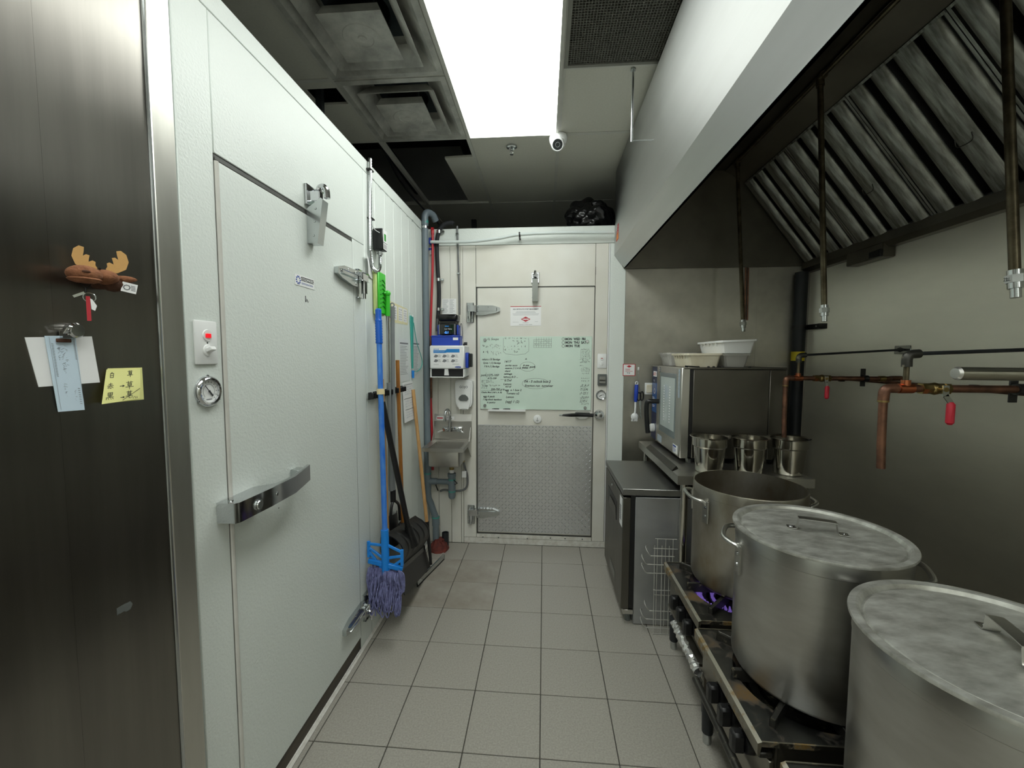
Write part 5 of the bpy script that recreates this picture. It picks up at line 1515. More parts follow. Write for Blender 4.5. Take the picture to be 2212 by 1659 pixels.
# ==================================================================
# RIGHT WALL: gas pipe, copper pipes, valves
# ==================================================================
t = thing('black_gas_pipe', 'thick black gas pipe with a yellow band in the steel corner', 'pipe', (1.905, 1.752, .9))
part('pipe', MB().cyl((1.905, 1.752, .02), (1.905, 1.752, 2.186), .043, None, 24), M['pipe_black'], t)
part('yellow_band', MB().cyl((1.905, 1.752, 1.532), (1.905, 1.752, 1.600), .0436, None, 24, False), M['yellow'], t)
k = MB().cyl((1.905, 1.752, 1.768), (1.905, 1.752, 1.792), .0475, None, 24)
k.bar((1.945, 1.735, 1.78), (1.955, 1.60, 1.78), .004, .036, Z, .001).box((1.945, 1.59, 1.762), (RX - .001, 1.61, 1.798))
part('clamp', k, M['black'], t)
part('bolt', MB().lathe([(0, .004), (.007, .002), (.008, 0)], (1.951, 1.635, 1.782), -X, 8), M['zinc'], t)

def ball_valve(t, c, sc=1.0, lean=.0):
    c = Vector(c)
    v = part('valve_body', MB().cyl(c - X * .035 * sc, c + X * .035 * sc, .018 * sc, None, 8).ball(c, .022 * sc, None, None, 2).cyl(c + X * .030 * sc, c + X * .045 * sc, .020 * sc, None, 6).cyl(c - X * .045 * sc, c - X * .030 * sc, .020 * sc, None, 6).cyl(c - Y * .02 * sc, c - Y * .045 * sc, .008 * sc, None, 10), M['brass'], t, 'brass ball valve')
    h = c - Y * .042 * sc
    part('lever', MB().bar(h + Z * .014 * sc, h - Z * .022 * sc, .020 * sc, .003, Y).bar(h - Z * .020 * sc, h - Z * .045 * sc + X * lean, .016 * sc, .003, Y), M['zinc'], v)
    g = h + X * lean
    part('grip', MB().tube([g - Z * .042 * sc, g - Z * .050 * sc, g - Z * .112 * sc, g - Z * .119 * sc], .012, 10, rr=[.006 * sc, .0115 * sc, .0115 * sc, .006 * sc]), M['red_vinyl'], v)
def pot_filler(x0, y, zb, label, valve, clamp, sc, lean, wx):
    # a swing-free copper arm standing out from the right wall, with a spout, a riser and a brace rod
    z = 1.440 if y > .5 else 1.456
    t = thing('copper_filler_pipe', label, 'pipe', (RX, y, z), 'copper filler arms over the cooking line')
    part('arm', MB().tube([(x0 + .02, y, z), (wx, y, z)], .0125, 12), M['copper'], t)
    part('spout', MB().tube(cr([(x0 + .03, y, z), (x0 + .012, y, z - .001), (x0 + .002, y, z - .012), (x0, y, z - .03), (x0 + .002, y, zb + .1), (x0 + .006, y, zb)], 5), .0122, 14), M['copper'], t)
    part('elbow', MB().tube(cr([(x0 + .038, y, z), (x0 + .012, y, z - .001), (x0 + .002, y, z - .012), (x0, y, z - .042)], 6), .0155, 14), M['copper'], t)
    part('solder_ring', MB().cyl((x0, y, z - .046), (x0, y, z - .040), .0158, None, 14), M['brass'], t)
    xt = x0 + .066
    part('tee', MB().cyl((xt - .022, y, z), (xt + .022, y, z), .0162, None, 12).cyl((xt, y, z), (xt, y, z + .028), .0135, None, 12), M['copper_clean'], t)
    part('riser', MB().cyl((xt, y, z + .026), (xt, y, 1.545), .008, None, 10), M['nozzle_pipe'], t)
    part('iron_elbow', MB().tube(cr([(xt, y, 1.528), (xt, y, 1.556), (xt + .010, y, 1.568), (xt + .036, y, 1.571)], 5), .0145, 12), M['iron'], t)
    part('brace_rod', MB().tube([(xt + .03, y, 1.571), (RX - .006, y, 1.602)], .0062, 8), M['pipe_black'], t)
    pb = part('brace_plate', MB().box((RX - .007, y - .045, 1.578), (RX - .0005, y + .06, 1.624), .002), M['zinc'], t)
    part('bolt', MB().lathe([(0, .012), (.010, .010), (.014, 0)], (RX - .007, y + .02, 1.602), -X, 8), M['iron'], pb)
    ball_valve(t, (valve, y, z), sc, lean)
    k = MB().cyl((clamp - .012, y, z), (clamp + .012, y, z), .0185, None, 14).box((clamp - .013, y + .015, z - .045), (clamp + .013, y + .020, z + .055), .001)
    part('clamp', k, M['black'], t)
    part('solder_joint', MB().cyl((wx - .05, y, z), (wx - .02, y, z), .0160, None, 12), M['brass'], t)
    part('wall_elbow', MB().tube(cr([(wx - .03, y, z), (wx, y, z), (wx + .02, y + .008, z + .002), (RX - .0005, y + .01, z + .002)], 5), .0135, 12), M['copper'], t)
pot_filler(1.378, .95, 1.100, 'tarnished copper filler pipe with its spout in the end pan', 1.572, 1.803, .95, .006, 1.925)
pot_filler(1.133, -.048, 1.186, 'tarnished copper filler pipe with its spout above the middle lidded pot', 1.288, 1.545, .95, .018, 1.925)
t = thing('steel_filler_pipe', 'thick bright steel pipe end over the front lidded pot', 'pipe', (RX, -.55, 1.52))
part('tube', MB().cyl((.890, -.55, 1.5245), (RX - .0005, -.55, 1.515), .0142, None, 24), M['steel_bright'], t)
part('end_cap', MB().lathe([(0, .006), (.011, .005), (.0143, 0)], (.890, -.55, 1.5245), -X, 24), M['steel'], t)
t = thing('copper_wall_run', 'long thin copper water pipe clipped along the right steel wall', 'pipe', (RX, .3, 1.42))
part('pipe', MB().tube([(1.972, 1.64, 1.420), (1.972, 1.0, 1.416), (1.972, -1.5, 1.400)], .010, 10), M['copper'], t)
for y in (1.4, .55, -.4):
    part('pipe_clip', MB().box((1.970, y - .012, 1.398), (RX - .0005, y + .012, 1.434), .002), M['black'], t)

t = thing('thin_copper_tubes', 'pair of thin copper tubes on the steel wall behind the far nozzle', 'pipe', (1.54, BY, 1.84))
for x in (1.528, 1.546): part('tube', MB().tube([(x, BY - .012, 2.236), (x + .008, BY - .012, 1.84)], .006, 8), M['copper'], t)

# ==================================================================
# STAND, OVEN, TUBS, PANS
# ==================================================================
TX0, TX1, TY0, TY1, TZ = .745, 1.463, .788, 1.730, .905
t = thing('equipment_stand', 'stainless stand with raised edge under the oven and pans', 'table', (1.13, 1.32, 0))
k = MB().box((TX0, TY0, TZ - .008), (TX1, TY1, TZ - .0005))
for lo, hi in (((TX0, TY0, TZ - .050), (TX0 + .006, TY1, TZ - .0085)), ((TX1 - .006, TY0, TZ - .050), (TX1, TY1, TZ - .0085)), ((TX0 + .006, TY0, TZ - .050), (TX1 - .006, TY0 + .006, TZ - .0085)), ((TX0 + .006, TY1 - .006, TZ - .050), (TX1 - .006, TY1, TZ - .0085))): k.box(lo, hi)
part('top', k, M['steel'], t)
part('edge_trim', MB().prism([(TX0 - .002, TY0 + .09, TZ - .001), (TX0 + .05, TY0 + .15, TZ + .002), (TX0 + .045, TY0 + .17, TZ + .012), (TX0 - .002, TY0 + .10, TZ + .004)], (0, .60, 0)), M['steel_dark'], t)
for x in (TX0 + .046, TX1 - .04):
    for y in (TY0 + .027, TY1 - .06):
        part('leg', MB().cyl((x, y, .03), (x, y, TZ - .009), .021, None, 18).cyl((x, y, 0), (x, y, .03), .014, .018, 14), M['steel_bright'], t)

OX, OY0, OY1, OX1, OZ0, OZ1 = .845, 1.078, 1.770, 1.455, .935, 1.495
t = thing('combi_oven', 'compact stainless combi oven with glass door and navy control strip', 'oven', (1.15, 1.42, TZ))
part('body', MB().box((OX + .070, OY0, OZ0), (OX1 - .096, OY1, OZ1 - .012), .003), M['steel_dark'], t)
part('rear_panel', MB().box((OX1 - .094, OY0 + .001, OZ0), (OX1, OY1, OZ1 - .012), .003), M['steel_dark'], t)
part('top_cover', MB().box((OX + .012, OY0 - .004, OZ1 - .011), (OX1, OY1, OZ1), .002), M['steel_dark'], t)
part('door_gap', MB().box((OX + .052, OY0 + .004, OZ0 + .006), (OX + .069, OY1 - .004, OZ1 - .014)), M['black'], t)
dr_ = part('door', MB().box((OX, OY0, OZ0 - .002), (OX + .051, 1.612, OZ1 - .002), .004), M['steel'], t, 'oven door with tall window')
part('window_frame', MB().box((OX - .0015, OY0 + .105, OZ0 + .095), (OX + .002, 1.545, OZ1 - .045), .001), M['grey_frame'], dr_)
part('window_glass', MB().box((OX - .0025, OY0 + .125, OZ0 + .140), (OX - .0012, 1.515, OZ1 - .075), .0004), M['glass_pane'], dr_)
k = MB()
for i in range(14): 
    for y in (1.29, 1.42): k.box((OX - .0034, y, 1.12 + .018 * i), (OX - .0028, y + .02, 1.128 + .018 * i))
part('rack_ladder_print', k, M['paper'], dr_)
k = MB().box((OX - .0012, OY0 + .030, OZ1 - .19), (OX - .0004, OY0 + .060, OZ1 - .015))
st_ = part('symbol_strip', k, M['ink_pale'], dr_)
k = MB()
for i in range(6): scrawl(k, (OX - .0016, OY0 + .055, OZ1 - .04 - .026 * i), -Y, Z, -X, .02, .014, .002, 1)
part('symbol_print', k, M['ink_soft'], st_)
s_ = part('data_label', MB().box((OX - .0012, OY0 + .04, OZ0 + .010), (OX - .0004, OY0 + .135, OZ0 + .065)), M['paper'], dr_)
k = MB().stroke([(OX - .0018, OY0 + .125, OZ0 + .054), (OX - .0018, OY0 + .07, OZ0 + .054)], .010, -X)
print_lines(k, (OX - .0018, OY0 + .128, OZ0 + .042), -Y, Z, -X, .06, 4, .008, .003)
part('blue_print', k, M['ink_blue'], s_)
part('faint_label', MB().box((OX - .0012, 1.47, OZ0 + .012), (OX - .0004, 1.58, OZ0 + .06)), M['ink_pale'], dr_)
k = MB().lathe([(0, .002), (.020, .002), (.022, 0)], (OX, 1.555, OZ1 - .028), -X, 24)
rl = part('round_badge', k, M['mount_grey'], dr_)
k = MB().lathe([(.009, .0026), (.013, .0026)], (OX, 1.555, OZ1 - .028), -X, 20)
part('badge_ring', k, M['paper'], rl)
# handle: bar outwards then grip hanging down
k = MB().tube(cr([(OX, 1.56, 1.235), (OX - .05, 1.565, 1.235), (OX - .075, 1.57, 1.232), (OX - .085, 1.572, 1.21), (OX - .085, 1.572, 1.14), (OX - .078, 1.57, 1.05), (OX - .072, 1.57, 1.00)], 6), .017, 12, rr=None)
part('handle', k, M['handle_blk'], dr_, 'black curved door handle')
cp_ = part('control_panel', MB().box((OX + .002, 1.616, OZ0), (OX + .051, OY1, OZ1 - .002), .003), M['panel_navy'], t)
part('panel_frame', MB().box((OX + .0005, 1.614, OZ0 - .001), (OX + .002, 1.625, OZ1 - .002)).box((OX + .0005, 1.625, OZ1 - .010), (OX + .002, OY1, OZ1 - .002)), M['steel'], cp_)
part('red_badge', MB().box((OX + .0008, 1.645, OZ1 - .085), (OX + .002, 1.735, OZ1 - .045)), M['paper'], cp_)
text('lettering', 'ALTO', (OX + .0006, 1.733, OZ1 - .076), -Y, Z, .03, M['ink_red'], cp_, bold=.001)
part('display', MB().box((OX + .0008, 1.632, 1.14), (OX + .0021, 1.755, 1.36)), M['panel_blue'], cp_)
text('lettering', 'CTX', (OX + .0006, 1.735, OZ1 - .125), -Y, Z, .022, M['paper'], cp_)
k = MB()
for i in range(3): print_lines(k, (OX + .0006, 1.745, 1.25 - .03 * i), -Y, Z, -X, .09, 2, .01, .004)
k.stroke([(OX + .0006, 1.69 + .018 * math.cos(a * PI / 6), 1.30 + .018 * math.sin(a * PI / 6)) for a in range(13)], .004, -X)
part('icon_print', k, M['paper'], cp_)
part('dial_knob', MB().lathe([(0, .03), (.024, .029), (.030, .022), (.031, 0)], (OX + .002, 1.69, 1.02), -X, 28), M['white_pl'], cp_)
k = MB()
for x in (OX + .09, OX1 - .05):
    for y in (OY0 + .05, OY1 - .06): k.cyl((x, y, TZ), (x, y, OZ0), .018, .022, 14)
part('foot', k, M['black_rubber'], t)
k = MB()
for x in (OX + .03, OX + .10, OX + .16, OX + .19, OX + .24, OX + .40): k.ball((x, OY0 + .012, OZ1 + .003), .009, .008, .006, 1)
k.tube([(OX + .02, OY0 + .01, OZ1 + .008), (OX + .10, OY0 + .01, OZ1 + .003)], .004, 6)
part('hinge_bolt', k, M['black'], t)
k = MB().box((OX + .05, OY0 - .002, TZ + .0005), (OX + .068, OY0 + .04, OZ0 - .003))
part('drip_channel', k, M['zinc'], t)

def tub(name, x0, x1, y0, y1, z0, h, m, label, tilt=0.0):
    t = thing(name, label, 'container', ((x0 + x1) / 2, (y0 + y1) / 2, z0))
    k = MB()
    def rr_(ins, z, tl=0):
        pts = []
        r = .03
        for cx_, cy__, a0 in ((x1 - ins - r, y1 - ins - r, 0), (x0 + ins + r, y1 - ins - r, 90), (x0 + ins + r, y0 + ins + r, 180), (x1 - ins - r, y0 + ins + r, 270)):
            for s_ in range(4):
                a = math.radians(a0 + 30 * s_)
                x, y = cx_ + r * math.cos(a), cy__ + r * math.sin(a)
                pts.append(k.bm.verts.new((x, y, z + (x - x0) * tl)))
        return pts
    R = [rr_(.020, z0), rr_(.006, z0 + h - .012, tilt), rr_(-.004, z0 + h - .012, tilt), rr_(-.004, z0 + h, tilt), rr_(.004, z0 + h, tilt), rr_(.024, z0 + .004)]
    for a, b in zip(R, R[1:]): k.bridge(a, b)
    k.bm.faces.new(list(reversed(R[0])))
    k.bm.faces.new(R[-1])
    part('tub', k, m, t, sharp=.5)
    for i in range(5):
        y = y0 + (y1 - y0) * (.2 + .15 * i)
        k = MB().prism([(x0 - .005, y - .012, z0 + h - .006), (x0 - .005, y + .012, z0 + h - .006), (x0 + .006, y, z0 + h - .034)], (.004, 0, 0))
        part('rim_lug', k, m, t)
    return t
tub('white_tub', .885, 1.100, 1.11, 1.44, OZ1 + .0008, .085, M['cream_pl'], 'cream plastic food tub on the oven top, lower one')
tub('white_tub', 1.085, 1.305, 1.12, 1.52, OZ1 + .0866, .078, M['white_pl'], 'white plastic food tub stacked on the clear box, topmost', .04)
tub('clear_box', 1.115, 1.285, 1.15, 1.46, OZ1 + .0008, .084, M['clear_pl'], 'clear plastic food box under the topmost white tub')
tub('clear_box', .875, 1.08, 1.47, 1.72, OZ1 + .0008, .092, M['clear_pl'], 'clear plastic food box behind the cream tub')

def inset_pan(x, y, z, label, s=1.0, r=.0935):
    t = thing('inset_pan', label, 'pan', (x, y, z), 'round steel inset pans')
    s = .93
    k = MB().lathe([(0, 0), (r * .70, 0), (r * .76, .006), (r * .90, .150 * s), (r * .90, .156 * s), (r * .985, .164 * s), (r, .212 * s), (r * 1.12, .217 * s), (r * 1.13, .220 * s), (r * 1.11, .221 * s), (r * .97, .216 * s), (r * .955, .166 * s), (r * .87, .152 * s), (r * .73, .009), (0, .006)], (x, y, z), Z, 44)
    part('body', k, M['steel_bright'], t, sharp=.5)
    return t
inset_pan(.950, .892, TZ, 'round steel inset pan nearest the oven door')
inset_pan(1.165, .892, TZ, 'round steel inset pan in the middle of the row')
inset_pan(1.378, .892, TZ, 'round steel inset pan under the copper spout')

# things on the steel back wall beside the oven
o = solo('pest_tag', MB().box((.628, BY - .0042, 1.408), (.724, BY - .0030, 1.502)), M['ink_red'], 'small white tag with red border and diamond on the steel edge', 'sign', (.676, BY, 1.41))
part('tag_face', MB().box((.633, BY - .0048, 1.413), (.719, BY - .0042, 1.497)), M['paper'], o)
ty = BY - .0052
k = MB().prism([(.656, ty, 1.483), (.676, ty, 1.493), (.696, ty, 1.483), (.676, ty, 1.473)], (0, .0003, 0))
print_lines(k, (.648, ty, 1.462), X, Z, -Y, .055, 3, .009, .003)
part('red_print', k, M['ink_red'], o)
k = MB()
scrawl(k, (.658, ty, 1.425), X, Z, -Y, .03, .010, .002, 1)
part('handwriting', k, M['ink'], o)
t = thing('wall_hook', 'small white adhesive hook with a wire on the steel wall', 'hook', (.748, BY, 1.44))
part('base', MB().box((.742, BY - .010, 1.452), (.754, BY - .003, 1.478), .002), M['white_pl'], t)
part('wire', MB().tube(cr([(.748, BY - .014, 1.46), (.744, BY - .022, 1.40), (.752, BY - .022, 1.34), (.762, BY - .02, 1.28)], 5), .0014, 6), M['zinc'], t)
t = thing('dish_brush', 'blue handled white dish brush hanging under the hook', 'brush', (.730, BY - .03, 1.06))
part('handle', MB().tube([(.731, BY - .030, 1.342), (.731, BY - .030, 1.33), (.730, BY - .030, 1.28), (.727, BY - .030, 1.22), (.726, BY - .030, 1.205)], .014, 12, rr=[.010, .014, .016, .014, .011]), M['navy'], t)
part('hanging_eye', MB().tube([(.732 + .010 * math.cos(i * PI / 6), BY - .03, 1.352 + .012 * math.sin(i * PI / 6)) for i in range(12)], .004, 6, True), M['white_pl'], t)
part('neck', MB().tube([(.726, BY - .030, 1.205), (.725, BY - .030, 1.13), (.722, BY - .030, 1.105)], .008, 10, rr=[.008, .007, .011]), M['white_pl'], t)
part('head', MB().ball((.721, BY - .030, 1.088), .030, .016, .030, 2), M['white_pl'], t)
rb = random.Random(9)
k = MB()
for i in range(60):
    x = .721 + rb.uniform(-.024, .024); y = BY - .03 + rb.uniform(-.012, .012)
    k.tube([(x, y, 1.08), (x + rb.uniform(-.006, .006), y, 1.047 + rb.uniform(0, .012))], .0012, 4)
part('bristles', k, M['white_pl'], t, kind='stuff')
t = thing('kitchen_scissors', 'black handled scissors hanging behind the dish brush', 'scissors', (.762, BY - .02, 1.06))
k = MB().prism([(.755, BY - .012, 1.22), (.765, BY - .012, 1.22), (.781, BY - .012, 1.06), (.776, BY - .012, 1.06)], (0, .002, 0)).prism([(.762, BY - .010, 1.22), (.772, BY - .010, 1.22), (.771, BY - .010, 1.08), (.768, BY - .010, 1.08)], (0, .002, 0))
part('blade', k, M['zinc'], t)
part('finger_loop', MB().tube([(.755 + .014 * math.cos(i * PI / 8), BY - .012, 1.245 + .032 * math.sin(i * PI / 8)) for i in range(16)], .005, 6, True).tube([(.778 + .012 * math.cos(i * PI / 8), BY - .012, 1.25 + .036 * math.sin(i * PI / 8)) for i in range(16)], .005, 6, True), M['black'], t)
t = thing('power_outlet', 'white power outlet on the steel wall behind the oven handle', 'outlet', (.83, BY, 1.30))
part('plate', MB().box((.800, BY - .009, 1.262), (.868, BY - .003, 1.354), .003), M['white_pl'], t)
part('cover', MB().box((.812, BY - .016, 1.275), (.856, BY - .009, 1.34), .003), M['cream_pl'], t)

# ==================================================================
# UNDERCOUNTER REFRIGERATOR
# ==================================================================
FX, FY0, FY1 = .463, .846, 1.500
t = thing('undercounter_fridge', 'low stainless refrigerator in front of the oven stand', 'refrigerator', (.8, 1.17, 0))
part('counter_top', MB().box((FX - .002, FY0 - .002, .768), (1.24, FY1, .806), .003), M['fridge_top'], t)
part('cabinet', MB().box((FX + .072, FY0 + .002, .004), (1.22, FY1 - .002, .758), .002), M['steel_side'], t)
part('gap_gasket', MB().box((FX + .046, FY0 + .006, .095), (FX + .0715, FY1 - .006, .767)), M['black'], t)
dd = part('door', MB().box((FX, FY0, .092), (FX + .045, FY1 - .004, .755), .003), M['steel_dark'], t, 'steel refrigerator door with pocket pull')
part('pull_pocket', MB().prism([(FX - .0012, 1.365, .665), (FX - .0012, 1.03, .665), (FX - .0012, 1.03, .548), (FX - .0012, 1.050, .548), (FX - .0012, 1.055, .632), (FX - .0012, 1.27, .632), (FX - .0012, 1.365, .528)], (.002, 0, 0)), M['black'], dd)
part('pull_plate', MB().prism([(FX - .001, 1.36, .540), (FX - .001, 1.055, .540), (FX - .006, 1.055, .625), (FX - .006, 1.27, .625)], (.004, 0, 0)), M['steel_dark'], dd)
part('lock', MB().lathe([(0, .003), (.007, .003), (.009, 0)], (FX, 1.22, .712), -X, 14), M['zinc'], dd)
lb = part('door_label', MB().box((FX - .0014, .858, .575), (FX - .0004, .935, .742)), M['paper'], dd)
k = MB()
for i in range(7): k.stroke([(FX - .002, .920, .690 - .013 * i), (FX - .002, .885, .690 - .013 * i)], .009, -X)
part('label_print', k, M['ink_soft'], lb)
part('badge', MB().box((FX - .002, 1.05, .148), (FX - .0004, 1.24, .205), .0006).box((FX - .0026, 1.06, .155), (FX - .0016, 1.23, .198)), M['fridge_top'], dd)
part('kick_plate', MB().box((FX + .012, FY0 + .002, .060), (FX + .0715, FY1 - .004, .088), .002), M['steel'], t)
k = MB()
for y in (FY0 + .05, FY1 - .08): k.cyl((FX + .05, y, .0), (FX + .05, y, .060), .018, None, 12)
part('caster', k, M['mount_grey'], t)

# leaning wire rack
t = thing('wire_rack', 'chrome wire rack side standing between the refrigerator and the range', 'rack', (.68, .77, 0))
k = MB()
wr_ = .0022
for x in (.632, .672, .712): k.tube([(x, .775, .0), (x + .003, .80, .50)], wr_, 6)
for x in (.650, .695, .735): k.tube([(x + .006, .82, .02), (x + .006, .82, .53)], wr_, 6)
part('upright_wire', k, M['wire'], t)
k = MB()
for z, y in ((.003, .775), (.25, .788), (.485, .800)): k.tube([(.628, y - .003, z), (.760, y - .003, z)], wr_, 6)
for z in (.53, .20): k.tube([(.642, .823, z), (.762, .823, z)], wr_, 6)
part('cross_wire', k, M['wire'], t)
for z in (.465, .415, .365, .145, .095, .045):
    off = -.02 * (z in (.415, .365, .095, .045))
    k = MB().tube(cr([(.74, .79, z - .02), (.625 + off * .4, .79, z - .02), (.61 + off, .79, z - .018), (.592 + off, .78, z + .006), (.586 + off, .80, z + .020), (.590 + off, .815, z + .024), (.602 + off, .835, z + .004)], 4), .0026, 6)
    part('slide_hook', k, M['wire'], t)

# ==================================================================
# STOCK-POT RANGES
# ==================================================================
def stock_range(x0, y0, zt, label, flame=False, foil=False, manifold=False):
    S = .50
    x1, y1 = x0 + .62, y0 + S
    cx_, cyy = x0 + .262, y0 + S / 2
    t = thing('stock_pot_range', label, 'range', (cx_, cyy, 0), 'low stock pot ranges in a row')
    # top plate with round opening
    k = MB()
    N = 48
    O, I, D = [], [], []
    for i in range(N):
        a = 2 * PI * i / N
        c, s = math.cos(a), math.sin(a)
        m = max(abs(c), abs(s))
        ex = cx_ + (c / m) * .252
        O.append(k.bm.verts.new((min(max(ex, x0 + .006), x0 + .514), cyy + (s / m) * (S / 2 - .003), zt)))
        I.append(k.bm.verts.new((cx_ + c * .205, cyy + s * .205, zt)))
        D.append(k.bm.verts.new((cx_ + c * .165, cyy + s * .165, zt - .05)))
    k.bridge(O, I); k.bridge(I, D)
    part('top_plate', k, M['range_top'], t, recalc=False, sharp=.35)
    part('rear_ledge', MB().box((x0 + .515, y0 + .003, zt - .03), (x1, y1 - .003, zt + .0)), M['range_top'], t)
    k = MB().prism([(x0 + .012, y0 + .002, zt + .002), (x0, y0 + .002, zt - .003), (x0, y0 + .002, zt - .040), (x0 + .006, y0 + .002, zt - .040), (x0 + .012, y0 + .002, zt - .006)], (0, S - .004, 0))
    part('front_lip', k, M['range_lip'], t)
    for ya, yb in ((y0 + .0015, y0 + .006), (y1 - .006, y1 - .0015)):
        part('side_rim', MB().box((x0 + .012, ya, zt - .012), (x1, yb, zt + .003)), M['range_lip'], t)
    part('burner_pan', MB().lathe([(0, zt - .125), (.18, zt - .125), (.19, zt - .052)], (cx_, cyy, 0), Z, 32), M['iron'], t, recalc=False)
    k = MB()
    for r in (.05, .10, .14): k.lathe([(r - .014, zt - .085), (r - .012, zt - .055), (r + .012, zt - .055), (r + .014, zt - .085)], (cx_, cyy, 0), Z, 36, True)
    part('burner_ring', k, M['iron'], t)
    for i in range(8):
        a = 2 * PI * i / 8
        d = Vector((math.cos(a), math.sin(a), 0))
        L1 = .275 if i % 2 else .222
        p0 = Vector((cx_, cyy, zt + .008)) + d * .10
        p1 = Vector((cx_, cyy, zt + .008)) + d * L1
        k = MB().bar(p0, p1, .015, .036, Z, .002)
        k.bar(p1 - d * .012 - Z * .01, p1 - d * .012 + Z * .0175, .016, .022, d)
        part('grate_arm', k, M['iron'], t)
    # cabinet, knob panel, legs
    part('cabinet', MB().box((x0 + .050, y0 + .004, .15), (x1 - .002, y1 - .004, zt - .126), .002), M['range_body'], t)
    k = MB().box((x0 + .050, y0 + .004, zt - .125), (x0 + .056, y1 - .004, zt - .013)).box((x0 + .057, y0 + .004, zt - .125), (x1 - .002, y0 + .010, zt - .013)).box((x0 + .057, y1 - .010, zt - .125), (x1 - .002, y1 - .004, zt - .013))
    part('apron', k, M['range_body'], t)
    k = MB().box((x0 + .010, y0 + .012, zt - .058), (x0 + .049, y1 - .012, zt - .0405), .003)
    part('valve_rail', k, M['iron'], t)
    part('knob_panel', MB().box((x0 + .034, y0 + .006, zt - .180), (x0 + .0495, y1 - .006, zt - .060), .002), M['range_body'], t)
    for i in range(3):
        y = cyy + .042 - .092 * i
        z = zt - .098
        kb = MB().cyl((x0 + .049, y, z), (x0 + .030, y, z), .012, None, 12)
        kb.cyl((x0 + .032, y, z), (x0 + .012, y, z), .034, .033, 20).box((x0 - .026, y - .018, z - .033), (x0 + .014, y + .018, z + .033), .008)
        part('knob', kb, M['black'], t)
    for yy_ in (y0 + .025, y1 - .025):
        for xx_ in (x0 + .055, x1 - .06):
            lg = part('leg', MB().cyl((xx_, yy_, .045), (xx_, yy_, .170), .021, .024, 16), M['pipe_black'], t)
            part('foot', MB().lathe([(0, 0), (.016, 0), (.017, .008), (.017, .045), (0, .045)], (xx_, yy_, 0), Z, 16), M['zinc'], lg)
    if foil:
        k = MB()
        rf = random.Random(4)
        J = {}
        def ff(u, v):
            key = (round(u, 3), round(v, 3))
            if key not in J: J[key] = (rf.uniform(-.005, .005), rf.uniform(-.006, .006), rf.uniform(-.005, .005))
            j = J[key]
            a = 2 * PI * v
            return (x0 - .006 + .016 * math.cos(a) + j[0], y0 - .03 + .32 * u + j[1] * .5, .262 + .019 * math.sin(a) + j[2])
        k.grid(ff, 46, 8)
        part('foil_wrap', k, M['foil'], t, 'crumpled foil along the drip tray edge', sharp=.15)
        part('drip_tray', MB().box((x0 + .012, y0 + .02, .250), (x0 + .049, y1 - .05, .262)), M['range_body'], t)
    if manifold:
        part('tray_rail', MB().tube([(x0 + .004, y0 + S - .02, .262), (x0 + .004, y0 + .01, .262)], .014, 12), M['iron'], t)
        part('corner_guard', MB().box((x0 + .04, y1 - .012, .16), (x0 + .058, y1 + .004, zt - .05)), M['steel_dark'], t)
    if flame:
        k = MB()
        rf = random.Random(2)
        for ring_r, nn in ((.10, 34), (.150, 52), (.162, 56)):
            for i in range(nn):
                a = 2 * PI * i / nn
                p = Vector((cx_ + ring_r * math.cos(a), cyy + ring_r * math.sin(a), zt - .054))
                k.cyl(p, p + Vector((.012 * math.cos(a), .012 * math.sin(a), .024 + rf.uniform(0, .008))), .0075, .003, 6)
        part('gas_flame', k, M['flame'], t, kind='stuff')
    return t
ZT = .462
stock_range(.655, .192, ZT, 'greasy low range under the open pot, farthest in the row', flame=True, foil=True)
stock_range(.622, -.352, ZT, 'greasy low range under the middle lidded pot', manifold=True)
stock_range(.655, -.900, ZT, 'greasy low range nearest the viewer under the front lidded pot')

# ==================================================================
# STOCK POTS AND LIDS
# ==================================================================
def loop_handle(t, c, r, ang, z, m):
    d = Vector((math.cos(ang), math.sin(ang), 0))
    s = Vector((-d.y, d.x, 0))
    c = Vector((c[0], c[1], 0))
    hw = .095
    base = lambda w: c + d * math.sqrt(max(0, r * r - w * w)) + s * w
    k = MB()
    pts = [base(-hw) + Z * (z - .012) + d * .004, base(-hw * .98) + Z * (z + .002) + d * .008, base(-hw * .88) + Z * (z + .008) + d * .026, base(-hw * .5) + Z * (z + .012) + d * .040,
           base(hw * .5) + Z * (z + .012) + d * .040, base(hw * .88) + Z * (z + .008) + d * .026, base(hw * .98) + Z * (z + .002) + d * .008, base(hw) + Z * (z - .012) + d * .004]
    k.tube(cr(pts, 5), .0085, 10)
    h = part('loop_handle', k, m, t)
    for w in (-hw, hw):
        b = base(w)
        n = (b - c).normalized()
        tt = Vector((-n.y, n.x, 0))
        part('rivet_plate', MB().obox(b + Z * (z - .042) + n * .002, n, tt, Z, .003, .016, .048, .002), m, h)
        k = MB()
        for dz in (-.020, -.060): k.lathe([(0, .006), (.005, .005), (.0075, 0)], b + Z * (z + dz) + n * .004, n, 12)
        part('rivet', k, M['zinc'], h)

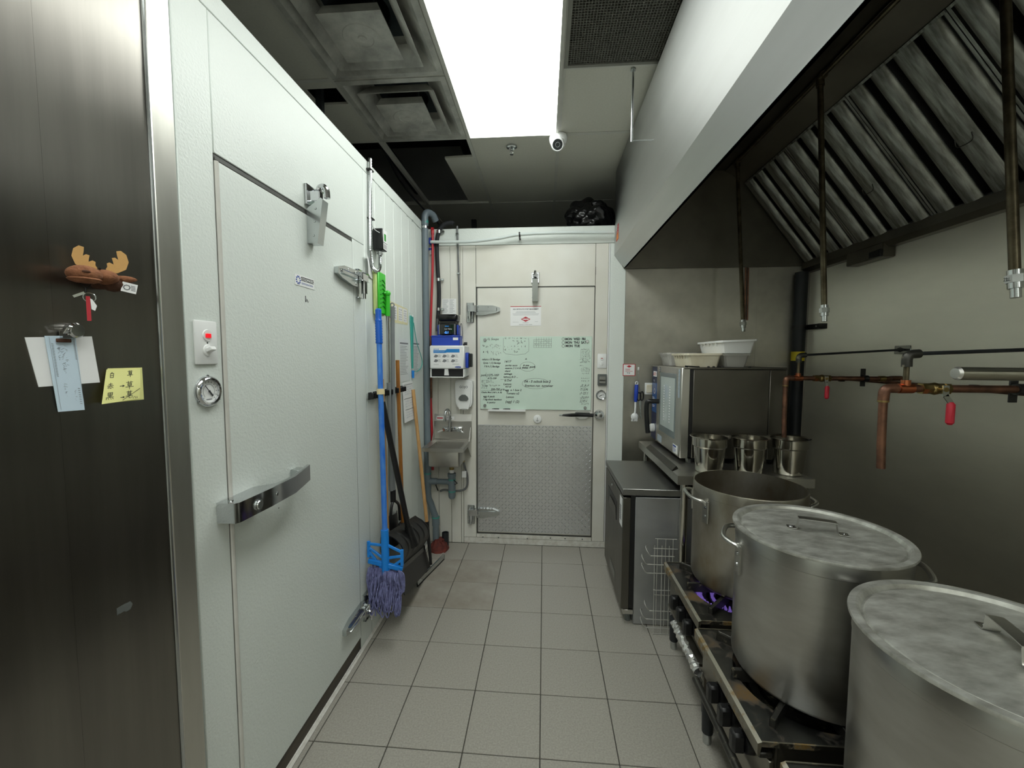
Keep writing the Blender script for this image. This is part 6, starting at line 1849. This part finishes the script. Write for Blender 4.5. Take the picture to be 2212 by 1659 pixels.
def stock_pot(c, r, z0, z1, label, ang, m):
    t = thing('stock_pot', label, 'pot', (c[0], c[1], z0), 'tall aluminium stock pots on the ranges')
    k = MB().lathe([(0, 0), (r - .022, 0), (r - .008, .006), (r, .022), (r, z1 - z0 - .045), (r + .0015, z1 - z0 - .043), (r + .0015, z1 - z0 - .004), (r, z1 - z0), (r - .005, z1 - z0), (r - .006, .022), (r - .03, .008), (0, .008)], (c[0], c[1], z0), Z, 72)
    part('body', k, m, t, sharp=.5)
    loop_handle(t, c, r, ang, z1 - .070, M['alum'])
    loop_handle(t, c, r, ang + PI, z1 - .070, M['alum'])
    return t
def lid(c, r, z, label, ang):
    t = thing('pot_lid', label, 'lid', (c[0], c[1], z), 'stock pot lids')
    k = MB().lathe([(0, .0035), (r * .60, .003), (r * .845, .001), (r * .872, .0), (r * .886, -.006), (r * .905, -.006), (r * .925, .006), (r * .945, .0085), (r, .0075), (r + .001, .003), (r, -.001), (r * .94, .003), (r * .92, .0), (r * .905, -.010), (r * .88, -.010), (r * .85, -.004), (0, -.001)], (c[0], c[1], z), Z, 80)
    part('disc', k, M['alum_lid'], t, sharp=.5)
    d = Vector((math.cos(ang), math.sin(ang), 0))
    s = Vector((-d.y, d.x, 0))
    P = lambda a, h: Vector((c[0], c[1], z + .0055)) + d * a + Z * h
    prof = cr([P(-.085, 0), P(-.062, 0), P(-.056, .006), P(-.052, .030), P(-.044, .036), P(.044, .036), P(.052, .030), P(.056, .006), P(.062, 0), P(.085, 0)], 3)
    k = MB()
    w = .014
    A = [[k.bm.verts.new(p + s * q + Z * e) for q, e in ((-w, 0), (w, 0), (w, .0022), (-w, .0022))] for p in prof]
    for a, b in zip(A, A[1:]): k.bridge(a, b)
    k.bm.faces.new(A[0]); k.bm.faces.new(A[-1])
    h = part('lid_handle', k, M['alum'], t, sharp=.5)
    k = MB()
    for a in (-.074, .074): k.lathe([(0, .005), (.004, .0045), (.006, .002)], P(a, 0), Z, 10)
    part('rivet', k, M['zinc'], h)
GZ = ZT + .0275
p1 = stock_pot((.972, .486), .2365, GZ, .962, 'tall aluminium stock pot without a lid, beside the pans', PI - .05, M['alum_burnt'])
part('broth', MB().lathe([(0, .22), (.2295, .22), (.2295, .20), (0, .20)], (.972, .486, GZ), Z, 60), M['broth'], p1)
stock_pot((.921, -.086), .238, GZ, .972, 'tall aluminium stock pot with lid, in the middle of the row', PI - .50, M['alum'])
lid((.921, -.086), .2485, .9735, 'round aluminium lid with flat strap handle on the middle pot', -.36)
stock_pot((.935, -.648), .241, GZ, .974, 'tall aluminium stock pot nearest the viewer, cut by the picture edge', PI * .56, M['alum'])
lid((.935, -.648), .2515, .9755, 'round aluminium lid with raised rim on the front pot', -1.9)
